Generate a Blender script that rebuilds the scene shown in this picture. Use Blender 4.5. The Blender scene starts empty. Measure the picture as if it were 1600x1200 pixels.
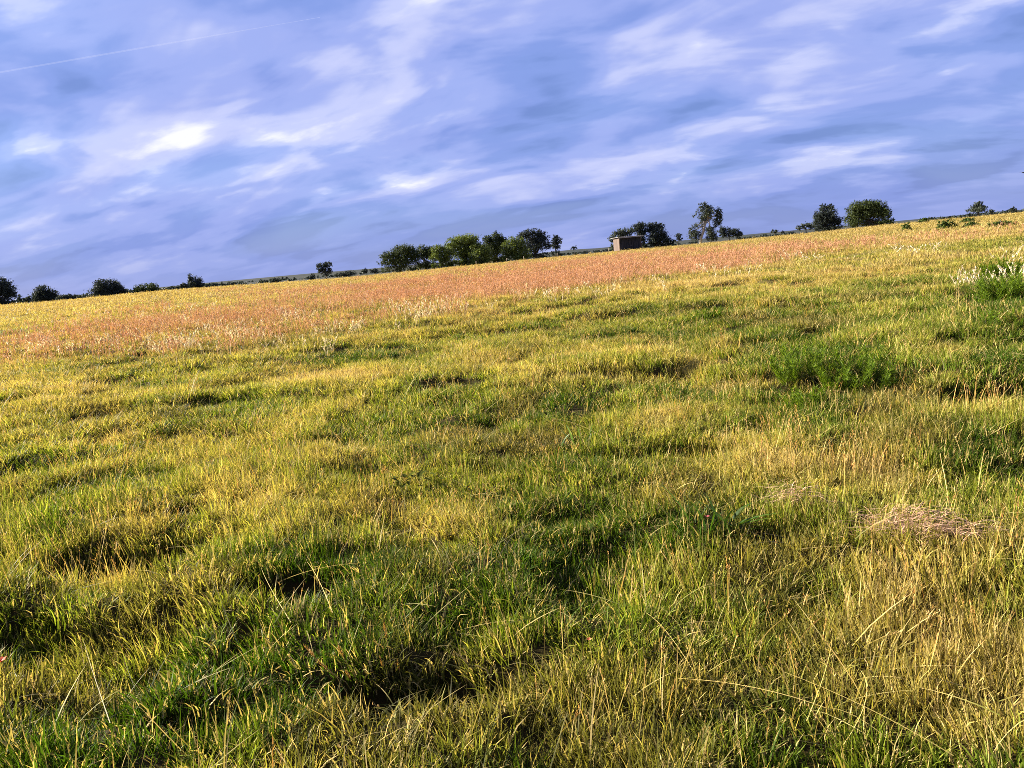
import bpy, bmesh, math, random
import numpy as np
from mathutils import Vector, Matrix, Quaternion

RAD = math.radians
SC = bpy.context.scene
COL = SC.collection
random.seed(7)
RNG = np.random.default_rng(11)

# ------------------------------------------------------------------ camera
CAM_H = 1.5
FPX = 1200.0                       # focal length in photo pixels (1600 wide)
PITCH = RAD(9.45)
ROLL = RAD(5.18)
_f = Vector((0, math.cos(PITCH), -math.sin(PITCH)))
_r0 = Vector((1, 0, 0))
_u0 = _r0.cross(_f)
C_R = _r0 * math.cos(ROLL) - _u0 * math.sin(ROLL)
C_U = _u0 * math.cos(ROLL) + _r0 * math.sin(ROLL)
C_F = _f
CAM = Vector((0, 0, CAM_H))
cam_d = bpy.data.cameras.new('camera')
cam_d.sensor_width = 36.0
cam_d.lens = 36.0 * FPX / 1600.0
cam_d.clip_start = 0.05
cam_d.clip_end = 60000
cam = bpy.data.objects.new('camera', cam_d)
COL.objects.link(cam)
m = Matrix((C_R, C_U, -C_F)).transposed().to_4x4()
m.translation = CAM
cam.matrix_world = m
SC.camera = cam

# ------------------------------------------------------------------ light
SUN_AZ = RAD(-72)                  # clockwise from +Y (the view direction); the sun stands to the left, a little ahead
SUN_EL = RAD(23)
SUN_DIR = Vector((math.sin(SUN_AZ) * math.cos(SUN_EL), math.cos(SUN_AZ) * math.cos(SUN_EL), math.sin(SUN_EL)))
sun_d = bpy.data.lights.new('sun', 'SUN')
sun_d.energy = 5.0
sun_d.angle = RAD(0.53)
sun_d.color = (1.0, 0.93, 0.79)
sun = bpy.data.objects.new('sun', sun_d)
COL.objects.link(sun)
sun.rotation_euler = SUN_DIR.to_track_quat('Z', 'Y').to_euler()

SC.view_settings.view_transform = 'Standard'
SC.view_settings.look = 'None'
SC.view_settings.exposure = 2.16
SKY_K = 1.05 * 2 ** -2.16               # keeps the sky itself as bright as the photograph shows it at this exposure
SC.view_settings.gamma = 1.0
SC.view_settings.use_curve_mapping = False
SC.render.engine = 'CYCLES'
cy = SC.cycles
cy.max_bounces = 4
cy.diffuse_bounces = 2
cy.glossy_bounces = 2
cy.transmission_bounces = 2
cy.transparent_max_bounces = 8
cy.volume_bounces = 0
cy.caustics_reflective = False
cy.caustics_refractive = False
cy.use_denoising = False
SC.render.filter_size = 1.1 if hasattr(SC.render, 'filter_size') else 1.5
cy.pixel_filter_type = 'BLACKMAN_HARRIS'
cy.filter_width = 0.9


def ray(px, py):
    d = C_F + C_R * ((px - 800) / FPX) - C_U * ((py - 600) / FPX)
    return d


def azel(px, py):
    d = ray(px, py)
    return math.atan2(d.x, d.y), math.atan2(d.z, math.hypot(d.x, d.y))


def at(px, py, dist):
    """point on the ray of a pixel at a horizontal distance"""
    d = ray(px, py)
    return CAM + d * (dist / math.hypot(d.x, d.y))


# ------------------------------------------------------------------ sky (world)
W = bpy.data.worlds.new('World')
SC.world = W
W.use_nodes = True
wt = W.node_tree
wt.nodes.clear()


class NT:
    """tiny node helper"""
    def __init__(self, tree):
        self.t = tree

    def n(self, typ, **kw):
        nd = self.t.nodes.new(typ)
        for k, v in kw.items():
            setattr(nd, k, v)
        return nd

    def link(self, a, b):
        self.t.links.new(a, b)

    def put(self, sock, v):
        if v is None:
            return
        if hasattr(v, 'is_output'):
            self.t.links.new(v, sock)
        else:
            sock.default_value = v

    def math(self, op, a, b=None, c=None, clamp=False):
        nd = self.n('ShaderNodeMath', operation=op, use_clamp=clamp)
        for s, v in zip(nd.inputs, (a, b, c)):
            self.put(s, v)
        return nd.outputs[0]

    def vmath(self, op, a, b=None):
        nd = self.n('ShaderNodeVectorMath', operation=op)
        self.put(nd.inputs[0], a)
        self.put(nd.inputs[1], b)
        return nd.outputs['Value'] if op in ('DOT_PRODUCT', 'LENGTH') else nd.outputs[0]

    def mix(self, f, a, b, blend='MIX'):
        nd = self.n('ShaderNodeMix', data_type='RGBA', blend_type=blend)
        nd.clamp_factor = True
        self.put(nd.inputs[0], f)
        self.put(nd.inputs[6], a)
        self.put(nd.inputs[7], b)
        return nd.outputs[2]

    def noise(self, vec, scale, detail=4, rough=0.5, dist=0.0):
        nd = self.n('ShaderNodeTexNoise')
        self.put(nd.inputs['Vector'], vec)
        nd.inputs['Scale'].default_value = scale
        nd.inputs['Detail'].default_value = detail
        nd.inputs['Roughness'].default_value = rough
        nd.inputs['Distortion'].default_value = dist
        return nd.outputs[0]

    def ramp(self, v, a, b, smooth=True):
        nd = self.n('ShaderNodeMapRange', interpolation_type='SMOOTHSTEP' if smooth else 'LINEAR')
        self.put(nd.inputs[0], v)
        nd.inputs[1].default_value = a
        nd.inputs[2].default_value = b
        return nd.outputs[0]

    def comb(self, x, y, z):
        nd = self.n('ShaderNodeCombineXYZ')
        for s, v in zip(nd.inputs, (x, y, z)):
            self.put(s, v)
        return nd.outputs[0]


w = NT(wt)
tc = w.n('ShaderNodeTexCoord')
D = tc.outputs['Generated']
sep = w.n('ShaderNodeSeparateXYZ')
w.link(D, sep.inputs[0])
dx, dy, dz = sep.outputs
az = w.math('ARCTAN2', dx, dy)
hyp = w.math('SQRT', w.math('ADD', w.math('MULTIPLY', dx, dx), w.math('MULTIPLY', dy, dy)))
el = w.math('ARCTAN2', dz, hyp)
sky = w.n('ShaderNodeTexSky', sky_type='NISHITA')
sky.sun_disc = False
sky.sun_elevation = SUN_EL
sky.sun_rotation = SUN_AZ % (2 * math.pi)
sky.air_density = 1.0
sky.dust_density = 0.6
sky.ozone_density = 4.0
clear = w.mix(1.0, sky.outputs[0], (0.24, 0.24, 0.24, 1), 'MULTIPLY')
# clouds: a flat layer seen in perspective, projected by direction
zc_ = w.math('ADD', w.math('MAXIMUM', dz, 0.0), 0.30)
pu = w.math('DIVIDE', dx, zc_)
pv = w.math('DIVIDE', dy, zc_)
P1 = w.comb(pu, pv, 0.0)
# the bands of cloud run a little askew to the horizon
rot = w.n('ShaderNodeVectorRotate', rotation_type='Z_AXIS')
w.link(P1, rot.inputs['Vector'])
rot.inputs['Angle'].default_value = RAD(18)
PR = w.vmath('MULTIPLY', rot.outputs[0], (0.95, 1.65, 1.0))
nbig = w.noise(PR, 1.0, 3, 0.45, 0.5)
nmid = w.noise(PR, 2.3, 4, 0.50, 0.5)
nfine = w.noise(PR, 6.0, 5, 0.58, 0.3)
base = w.math('ADD', w.math('MULTIPLY', nbig, 0.62), w.math('MULTIPLY', nmid, 0.38))
# thickness a little further towards the sun: edges facing it are bright, the far sides of the rolls dark
offs = w.vmath('ADD', PR, (-0.05, -0.06, 0.0))
nm2 = w.noise(offs, 2.3, 4, 0.50, 0.5)
nb2 = w.noise(w.vmath('ADD', PR, (-0.10, -0.13, 0.0)), 1.0, 3, 0.45, 0.5)
relief = w.math('ADD', w.math('MULTIPLY', w.math('SUBTRACT', nmid, nm2), 0.60), w.math('MULTIPLY', w.math('SUBTRACT', nbig, nb2), 0.8))
# sunlit puffs (azimuth, elevation taken from where they stand in the sky)
PUFFS = [  # px, py, half width, half height, strength
    (500, 312, 48, 20, 1.0), (640, 278, 50, 17, .95), (265, 232, 40, 22, 1.0), (320, 200, 70, 22, .5), (225, 285, 60, 14, .7), (370, 280, 45, 12, .5),
    (15, 238, 45, 18, 1.0), (1060, 262, 50, 26, 1.0), (1325, 252, 70, 20, .85), (690, 2, 75, 26, 1.2), (60, 2, 95, 30, 1.1),
    (1088, 72, 40, 28, .55), (860, 40, 60, 22, .5), (1560, 5, 80, 14, 1.2), (1480, 104, 38, 12, .7), (1235, 95, 45, 15, .45), (470, 215, 150, 40, .45),
    (25, 362, 60, 16, .55), (1310, 35, 110, 25, .45), (960, 285, 34, 20, .6), (360, 318, 60, 16, .5), (1530, 190, 60, 16, .45), (580, 110, 110, 34, .4),
    (420, 230, 70, 24, .5), (560, 210, 60, 18, .35), (1180, 185, 90, 16, .35), (1540, 275, 70, 14, .4), (700, 160, 120, 30, .25),
    (1400, 80, 120, 30, .3), (100, 225, 60, 14, .45), (1000, 130, 80, 24, .3),
]
DARKS = [(700, 210, 140, 26, .5), (880, 235, 130, 22, .55), (150, 130, 170, 34, .45), (60, 300, 120, 22, .4), (400, 130, 110, 40, .35), (1400, 290, 170, 18, .7),
         (1250, 225, 170, 18, .4), (820, 160, 90, 26, .3), (1560, 240, 90, 18, .55), (300, 345, 300, 20, .4), (850, 330, 200, 18, .3), (1180, 40, 60, 50, .35), (1060, 180, 90, 16, .3), (150, 398, 340, 18, .9), (520, 385, 260, 16, .7), (850, 345, 260, 18, .5), (1250, 300, 320, 22, .5), (200, 330, 240, 16, .5)]


nv = w.n('ShaderNodeTexNoise')
w.link(PR, nv.inputs['Vector'])
nv.inputs['Scale'].default_value = 3.6
nv.inputs['Detail'].default_value = 5
nv.inputs['Roughness'].default_value = 0.5
wob = w.vmath('MULTIPLY', w.vmath('SUBTRACT', nv.outputs['Color'], (.5, .5, .5)), (0.13, 0.08, 0.0))
_c, _s = math.cos(RAD(6)), math.sin(RAD(6))
QV = w.vmath('ADD', w.comb(w.math('ADD', w.math('MULTIPLY', az, _c), w.math('MULTIPLY', el, _s)), w.math('SUBTRACT', w.math('MULTIPLY', el, _c), w.math('MULTIPLY', az, _s)), 0.0), wob)


def blob_sum(lst, grow):
    total = 0.0
    for px, py, a, b, s in lst:
        A, E = azel(px, py)
        qa, qe = A * _c + E * _s, E * _c - A * _s
        sa, sb = FPX / (a * grow), FPX / (b * grow)
        mm = w.n('ShaderNodeVectorMath', operation='MULTIPLY_ADD')
        w.link(QV, mm.inputs[0])
        mm.inputs[1].default_value = (sa, sb, 0)
        mm.inputs[2].default_value = (-qa * sa, -qe * sb, 0)
        g = w.n('ShaderNodeTexGradient', gradient_type='QUADRATIC_SPHERE')
        w.link(mm.outputs[0], g.inputs[0])
        total = w.math('MULTIPLY_ADD', g.outputs[1], s, total)
    return total


puffs = blob_sum(PUFFS, 2.1)
darks = blob_sum(DARKS, 1.9)
cover = w.ramp(base, 0.34, 0.62)
tone = w.math('ADD', w.math('MULTIPLY_ADD', cover, 0.50, 0.09), w.math('MULTIPLY', w.math('SUBTRACT', nfine, .5), 0.24))
tone = w.math('ADD', tone, w.math('MULTIPLY', w.math('MULTIPLY', puffs, w.math('MULTIPLY_ADD', nfine, 1.5, 0.2)), 0.44))
tone = w.math('ADD', tone, relief)
tone = w.math('SUBTRACT', tone, w.math('MULTIPLY', darks, 0.46), clamp=True)
cr = w.n('ShaderNodeValToRGB')
w.link(tone, cr.inputs[0])
cr.color_ramp.interpolation = 'EASE'
els = cr.color_ramp.elements
els[0].position = 0.0
els[0].color = (0.145, 0.215, 0.57, 1)
els[1].position = 1.0
els[1].color = (0.95, 0.95, 1.0, 1)
for p, c in ((0.22, (0.225, 0.310, 0.74, 1)), (0.45, (0.345, 0.42, 0.85, 1)), (0.70, (0.57, 0.615, 0.94, 1))):
    e = els.new(p)
    e.color = c
# the clear sky shows faintly through the thin cloud
thick = w.math('MULTIPLY_ADD', cover, 0.14, 0.84, clamp=True)
skyc = w.mix(thick, clear, cr.outputs[0])
# pale, smooth air low over the horizon
low = w.ramp(el, 0.10, 0.0)
skyc = w.mix(w.math('MULTIPLY', low, 0.5), skyc, (0.275, 0.345, 0.72, 1))
bg = w.n('ShaderNodeBackground')
w.link(skyc, bg.inputs[0])
bg.inputs[1].default_value = SKY_K
W.cycles.sampling_method = 'NONE'
wo = w.n('ShaderNodeOutputWorld')
w.link(bg.outputs[0], wo.inputs[0])

# ------------------------------------------------------------------ helpers
def link(o, parent=None):
    COL.objects.link(o)
    if parent is not None:
        o.parent = parent
    return o


def tag(o, label=None, cat=None, group=None, kind=None):
    if label:
        o['label'] = label
    if cat:
        o['category'] = cat
    if group:
        o['group'] = group
    if kind:
        o['kind'] = kind
    return o


def empty(name, loc, rz=0.0):
    o = bpy.data.objects.new(name, None)
    o.location = loc
    o.rotation_euler = (0, 0, rz)
    o.empty_display_size = 0.2
    return link(o)


def mesh_obj(name, verts, faces, mat, parent=None, smooth=False, attrs=None):
    me = bpy.data.meshes.new(name)
    me.from_pydata([tuple(v) for v in verts], [], [tuple(int(i) for i in f) for f in faces])
    if mat is not None:
        for mm in (mat if isinstance(mat, (list, tuple)) else [mat]):
            me.materials.append(mm)
    if smooth:
        me.polygons.foreach_set('use_smooth', [True] * len(me.polygons))
    for k, (dt, arr) in (attrs or {}).items():
        set_attr(me, k, dt, arr)
    me.update()
    return link(bpy.data.objects.new(name, me), parent)


def set_attr(me, name, dt, arr):
    a = me.attributes.new(name, dt, 'POINT')
    arr = np.asarray(arr)
    if dt == 'FLOAT':
        a.data.foreach_set('value', arr.astype(np.float32).ravel())
    elif dt == 'INT':
        a.data.foreach_set('value', arr.astype(np.int32).ravel())
    elif dt == 'FLOAT_VECTOR':
        a.data.foreach_set('vector', arr.astype(np.float32).ravel())


# ------------------------------------------------------------------ numpy noise
_perm = np.random.default_rng(5).random((256, 256)).astype(np.float32)


def vnoise(x, y, seed=0):
    x = np.asarray(x, dtype=np.float64) + seed * 17.31
    y = np.asarray(y, dtype=np.float64) + seed * 9.73
    xi = np.floor(x).astype(int)
    yi = np.floor(y).astype(int)
    fx = x - xi
    fy = y - yi
    fx = fx * fx * fx * (fx * (fx * 6 - 15) + 10)
    fy = fy * fy * fy * (fy * (fy * 6 - 15) + 10)
    a = _perm[xi & 255, yi & 255]
    b = _perm[(xi + 1) & 255, yi & 255]
    c = _perm[xi & 255, (yi + 1) & 255]
    d = _perm[(xi + 1) & 255, (yi + 1) & 255]
    return (a * (1 - fx) + b * fx) * (1 - fy) + (c * (1 - fx) + d * fx) * fy


def fbm(x, y, scale, octv=3, seed=0):
    x = np.asarray(x) / scale
    y = np.asarray(y) / scale
    s = 0.0
    a = 1.0
    t = 0.0
    for o in range(octv):
        # turn each octave so the lattice does not show
        ca, sa = math.cos(0.6 + o * 1.1), math.sin(0.6 + o * 1.1)
        s = s + a * vnoise((x * ca - y * sa) * 2 ** o, (x * sa + y * ca) * 2 ** o, seed + o * 3)
        t += a
        a *= 0.5
    return s / t


def sstep(a, b, x):
    t = np.clip((x - a) / (b - a), 0, 1)
    return t * t * (3 - 2 * t)


# ------------------------------------------------------------------ terrain
CREST_R = 95.0
GRASS_TOP = 0.22
SKYLINE = [(-200, 493), (0, 475), (100, 467), (200, 457), (300, 449), (430, 441), (520, 434), (600, 427), (700, 417), (850, 402), (985, 389), (1100, 379),
           (1200, 369), (1300, 359), (1400, 348), (1500, 339), (1600, 330), (1800, 311)]
_ca, _cz = [], []
for px, py in SKYLINE:
    A, E = azel(px, py)
    _ca.append(A)
    _cz.append(CAM_H + CREST_R * math.tan(E) - GRASS_TOP)
_ca, _cz = np.array(_ca), np.array(_cz)
AZ = lambda px, py=430: azel(px, py)[0]


def to_ground(px, py, z=0.06):
    d = ray(px, py)
    t = (z - CAM_H) / d.z
    return CAM + d * t


# hollows between the tussocks: px, py, length m along x, width m along y, depth m
PITS = [(455, 905, .30, .20, .20), (640, 1045, .34, .17, .18), (210, 835, .50, .22, .16), (320, 775, .34, .15, .16), (40, 775, .4, .2, .12), (60, 960, .25, .18, .10),
        (1220, 812, .22, .12, .14), (1555, 605, .55, .25, .16), (845, 790, .35, .2, .11), (1040, 690, .6, .26, .14), (940, 560, .5, .3, .10), (1130, 685, .4, .2, .10),
        (810, 700, .45, .22, .12), (600, 770, .28, .18, .09), (190, 1000, .3, .15, .12), (880, 830, .3, .16, .10), (1420, 590, .4, .3, .12), (1190, 630, .4, .25, .11),
        (700, 960, .3, .14, .08), (540, 855, .25, .16, .10), (1010, 1010, .28, .15, .09), (1350, 720, .35, .2, .09), (560, 715, .4, .2, .09), (120, 640, .7, .35, .10),
        (730, 600, .7, .3, .09), (330, 620, .7, .3, .10), (1290, 920, .26, .14, .08), (1520, 950, .3, .16, .10), (930, 1150, .25, .12, .10), (1330, 1180, .2, .12, .10), (300, 1110, .2, .12, .09)]
PITS_W = []
for px, py, lx, ly, dep in PITS:
    p = to_ground(px, py + .085 * max(0, py - 430), 0.02)
    PITS_W.append((p.x, p.y, lx, ly, dep))


def pit_depth(x, y):
    h = np.zeros_like(x)
    wob = (fbm(x, y, .35, 2, 41) - .5)
    for (cx, cy_, lx, ly, dep) in PITS_W:
        q = ((x - cx) / lx) ** 2 + ((y - cy_) / ly) ** 2 + wob * 1.1
        h = np.maximum(h, dep * (1.2 if dep >= .14 else .65) * (1 - sstep(0.2, 1.35, q)))
    return h


def ground_z(x, y, hum=True):
    x = np.asarray(x, dtype=np.float64)
    y = np.asarray(y, dtype=np.float64)
    r = np.hypot(x, y)
    a = np.arctan2(x, y)
    zc = np.interp(a, _ca, _cz)
    wide = sstep(1.0, 1.9, np.abs(a))
    zc = zc * (1 - wide) + 1.0 * wide
    z = zc * np.clip(r / CREST_R, 0, 1) ** 1.18
    beyond = np.clip(r - CREST_R, 0, None)
    z = z - 1.6 * (1 - np.exp(-beyond / 90.0)) * (r > CREST_R)
    # far rises behind the field
    far = 0.0
    for (px0, hgt, wid, rr, rw) in ((520, 2.4, .10, 1100, 420), (900, 2.6, .05, 1000, 350), (330, 2.8, .12, 1300, 420), (760, 2.5, .09, 1250, 400), (1540, 2.0, .07, 900, 300), (30, 2.0, .10, 1200, 400)):
        far = far + hgt * np.exp(-((a - AZ(px0)) / wid) ** 2) * np.exp(-((r - rr) / rw) ** 2)
    z = z + far
    if hum:
        fade = 1 - sstep(30, 75, r)
        n1 = (sstep(.36, .64, fbm(x, y, 0.85, 3, 2)) - .5) * (.35 + 1.3 * fbm(x, y, 3.1, 2, 61))
        n2 = fbm(x, y * 1.6, 2.6, 2, 9) - .5
        n3 = fbm(x, y, 9.0, 2, 13) - .5
        z = z + fade * (n1 * 0.13 + n2 * 0.14) + n3 * 0.22 * sstep(4, 14, r) * (1 - sstep(70, 120, r))
        z = z - pit_depth(x, y) * 0.95
    return z


def gz(x, y):
    return float(ground_z(np.array([x]), np.array([y]))[0])


def build_ground():
    radii = [0.0]
    r = 0.25
    while r < 9000:
        radii.append(r)
        r *= 1.024 if r < 60 else (1.035 if r < 1500 else 1.08)
    angs = np.concatenate([np.linspace(-65, 65, 261)[:-1], np.linspace(65, 295, 93)[:-1]]) * math.pi / 180
    R = np.array(radii[1:])
    rr, aa = np.meshgrid(R, angs, indexing='ij')
    x = rr * np.sin(aa)
    y = rr * np.cos(aa)
    z = ground_z(x.ravel(), y.ravel()).reshape(x.shape)
    na = len(angs)
    verts = np.stack([x.ravel(), y.ravel(), z.ravel()], 1)
    verts = np.vstack([[[0, 0, gz(0, 0.01)]], verts])
    nr = len(R)
    i, j = np.meshgrid(np.arange(nr - 1), np.arange(na), indexing='ij')
    a0 = 1 + i * na + j
    a1 = 1 + i * na + (j + 1) % na
    b0 = a0 + na
    b1 = a1 + na
    faces = np.stack([a0, b0, b1, a1], -1).reshape(-1, 4)[:, ::-1].tolist()
    faces += [[0, 1 + j, 1 + (j + 1) % na][::-1] for j in range(na)]
    mat = bpy.data.materials.new('turf_soil')
    mat.use_nodes = True
    t = NT(mat.node_tree)
    bs = mat.node_tree.nodes['Principled BSDF']
    geo = t.n('ShaderNodeNewGeometry')
    pos = geo.outputs['Position']
    dist = t.vmath('LENGTH', pos)
    n1 = t.noise(pos, 1.3, 5, .6)
    n2 = t.noise(pos, 0.035, 4, .55)
    n3 = t.noise(pos, 14.0, 4, .6)
    near = t.mix(n1, (0.020, 0.016, 0.005, 1), (0.045, 0.030, 0.009, 1))
    near = t.mix(t.math('MULTIPLY', n3, .6), near, (0.013, 0.012, 0.004, 1))
    farc = t.mix(t.ramp(n2, .38, .62), (0.19, 0.15, 0.05, 1), (0.28, 0.20, 0.075, 1))
    farc = t.mix(t.math('MULTIPLY', n1, .5), farc, (0.17, 0.17, 0.04, 1))
    vfar = t.mix(t.ramp(n2, .4, .6), (0.030, 0.036, 0.030, 1), (0.050, 0.050, 0.042, 1))
    c = t.mix(t.ramp(dist, 12, 45), near, farc)
    c = t.mix(t.ramp(dist, 130, 350), c, vfar)
    t.link(c, bs.inputs['Base Color'])
    bs.inputs['Roughness'].default_value = 1.0
    bs.inputs['Specular IOR Level'].default_value = 0.05
    bmp = t.n('ShaderNodeBump')
    bmp.inputs['Strength'].default_value = 0.6
    bmp.inputs['Distance'].default_value = 0.03
    t.link(n3, bmp.inputs['Height'])
    t.link(bmp.outputs[0], bs.inputs['Normal'])
    o = mesh_obj('ground', verts, faces, mat, smooth=True)
    tag(o, kind='structure')
    return o


build_ground()

# ------------------------------------------------------------------ blade materials
def blade_material(name, transl=0.42, spec=0.09, rough=0.55, instanced=True, cols=None, vary=1.0):
    mat = bpy.data.materials.new(name)
    mat.use_nodes = True
    t = NT(mat.node_tree)
    mat.node_tree.nodes.clear()
    av = t.n('ShaderNodeAttribute', attribute_name='bl')          # x: one random number per blade, y: 0 at the root, 1 at the tip
    sp = t.n('ShaderNodeSeparateXYZ')
    t.link(av.outputs['Vector'], sp.inputs[0])
    if instanced:
        cb = t.n('ShaderNodeAttribute', attribute_name='cb', attribute_type='INSTANCER').outputs['Color']
        ct = t.n('ShaderNodeAttribute', attribute_name='ct', attribute_type='INSTANCER').outputs['Color']
    else:
        cb, ct = cols
    rnd, tt = sp.outputs[0], sp.outputs[1]
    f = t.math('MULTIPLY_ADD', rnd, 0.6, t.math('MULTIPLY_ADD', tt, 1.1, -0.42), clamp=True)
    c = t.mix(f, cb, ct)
    # some dead blades
    dead = t.math('MULTIPLY', t.ramp(sp.outputs[2], .80, .86), .85)
    c = t.mix(dead, c, (0.50, 0.37, 0.14, 1) if instanced else ct)
    br = t.math('MULTIPLY_ADD', rnd, vary, 1.0 - vary * .5)
    c = t.mix(1.0, c, t.comb(br, br, br), 'MULTIPLY')
    bs = t.n('ShaderNodeBsdfPrincipled')
    t.link(c, bs.inputs['Base Color'])
    bs.inputs['Roughness'].default_value = rough
    bs.inputs['Specular IOR Level'].default_value = spec
    tr = t.n('ShaderNodeBsdfTranslucent')
    t.link(t.mix(1.0, c, (1.15, 1.1, 0.55, 1), 'MULTIPLY'), tr.inputs[0])
    mx = t.n('ShaderNodeMixShader')
    mx.inputs[0].default_value = transl
    t.link(bs.outputs[0], mx.inputs[1])
    t.link(tr.outputs[0], mx.inputs[2])
    out = t.n('ShaderNodeOutputMaterial')
    t.link(mx.outputs[0], out.inputs[0])
    return mat


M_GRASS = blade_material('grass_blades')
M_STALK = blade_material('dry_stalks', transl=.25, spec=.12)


# ------------------------------------------------------------------ blade geometry
def blades(root, azim, hgt, lean, width, segs=3, curve=1.8, rng=RNG, taper=0.75, faceaz=None, sag=0.0):
    """vectorised strips; root (n,3). Returns verts, faces, bl"""
    n = len(root)
    ts = np.linspace(0, 1, segs + 1)
    d = np.stack([np.cos(azim), np.sin(azim), np.zeros(n)], 1)
    fa = rng.uniform(0, 2 * np.pi, n) if faceaz is None else faceaz
    s = np.stack([np.cos(fa), np.sin(fa), np.zeros(n)], 1)
    rnd = rng.random(n)
    rnd2 = rng.random(n)
    nv = segs * 2 + 1
    V = np.zeros((n, nv, 3))
    B = np.zeros((n, nv, 3))
    B[:, :, 0] = rnd[:, None]
    B[:, :, 2] = rnd2[:, None]
    for k, t in enumerate(ts):
        c = root + d * (lean * t ** curve)[:, None]
        c[:, 2] += hgt * (t - sag * t * t)
        wd = width * (1 - t) ** taper * (0.75 + 0.5 * min(1, t * 3)) * 0.5
        if k < segs:
            V[:, 2 * k] = c - s * wd[:, None]
            V[:, 2 * k + 1] = c + s * wd[:, None]
            B[:, 2 * k:2 * k + 2, 1] = t
        else:
            V[:, nv - 1] = c
            B[:, nv - 1, 1] = 1
    F = []
    for i in range(n):
        o = i * nv
        for k in range(segs - 1):
            F.append((o + 2 * k, o + 2 * k + 1, o + 2 * k + 3, o + 2 * k + 2))
        F.append((o + 2 * segs - 2, o + 2 * segs - 1, o + nv - 1))
    return V.reshape(-1, 3), F, B.reshape(-1, 3)


def cat_parts(parts):
    Vs, Fs, Bs = [], [], []
    off = 0
    for V, F, B in parts:
        Vs.append(V)
        Bs.append(B)
        Fs += [tuple(i + off for i in f) for f in F]
        off += len(V)
    return np.vstack(Vs), Fs, np.vstack(Bs)


def clump(nb, R, h0, h1, lean, w0, w1, segs=3, seed=0, sag=0.15, curve=1.8):
    rng = np.random.default_rng(seed)
    rr = R * np.sqrt(rng.random(nb))
    th = rng.uniform(0, 2 * np.pi, nb)
    root = np.stack([rr * np.cos(th), rr * np.sin(th), np.full(nb, -0.03)], 1)
    h = rng.uniform(h0, h1, nb) * (1.0 - 0.25 * rr / R)
    azim = th + rng.normal(0, 0.9, nb)
    ln = h * rng.uniform(0.15, 1.0, nb) * lean
    return blades(root, azim, h + 0.03, ln, rng.uniform(w0, w1, nb), segs, curve, rng, sag=sag)


def seed_stalks(n, R, h0, h1, head_len, head_w, stem_w, seed=0, lean=.25, nspike=9):
    """thin stems with a feathery or spiky seed head"""
    rng = np.random.default_rng(seed)
    rr = R * np.sqrt(rng.random(n))
    th = rng.uniform(0, 2 * np.pi, n)
    root = np.stack([rr * np.cos(th), rr * np.sin(th), np.full(n, -0.02)], 1)
    h = rng.uniform(h0, h1, n)
    azim = rng.uniform(0, 2 * np.pi, n)
    ln = h * rng.uniform(0.05, 1, n) * lean
    parts = [blades(root, azim, h, ln, np.full(n, stem_w), 3, 1.7, rng, taper=.25)]
    parts[0][2][:, 2] = 0.0
    for i in range(n):
        d = np.array([math.cos(azim[i]), math.sin(azim[i]), 0])
        hl = head_len * rng.uniform(.7, 1.25)
        ts = 1 - (hl / h[i]) * rng.random(nspike)
        c = root[i] + d * (ln[i] * np.clip(ts, 0, 1) ** 1.7)[:, None]
        c[:, 2] += h[i] * ts
        az2 = rng.uniform(0, 2 * np.pi, nspike)
        sh = hl * rng.uniform(.18, .34, nspike)
        P = blades(c, az2, sh, np.full(nspike, head_w) * rng.uniform(.4, 1.2, nspike), np.full(nspike, head_w * .55), 2, 1.0, rng, taper=.9)
        P[2][:, 1] = 1.0
        P[2][:, 2] = 0.0
        parts.append(P)
    return cat_parts(parts)


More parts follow.
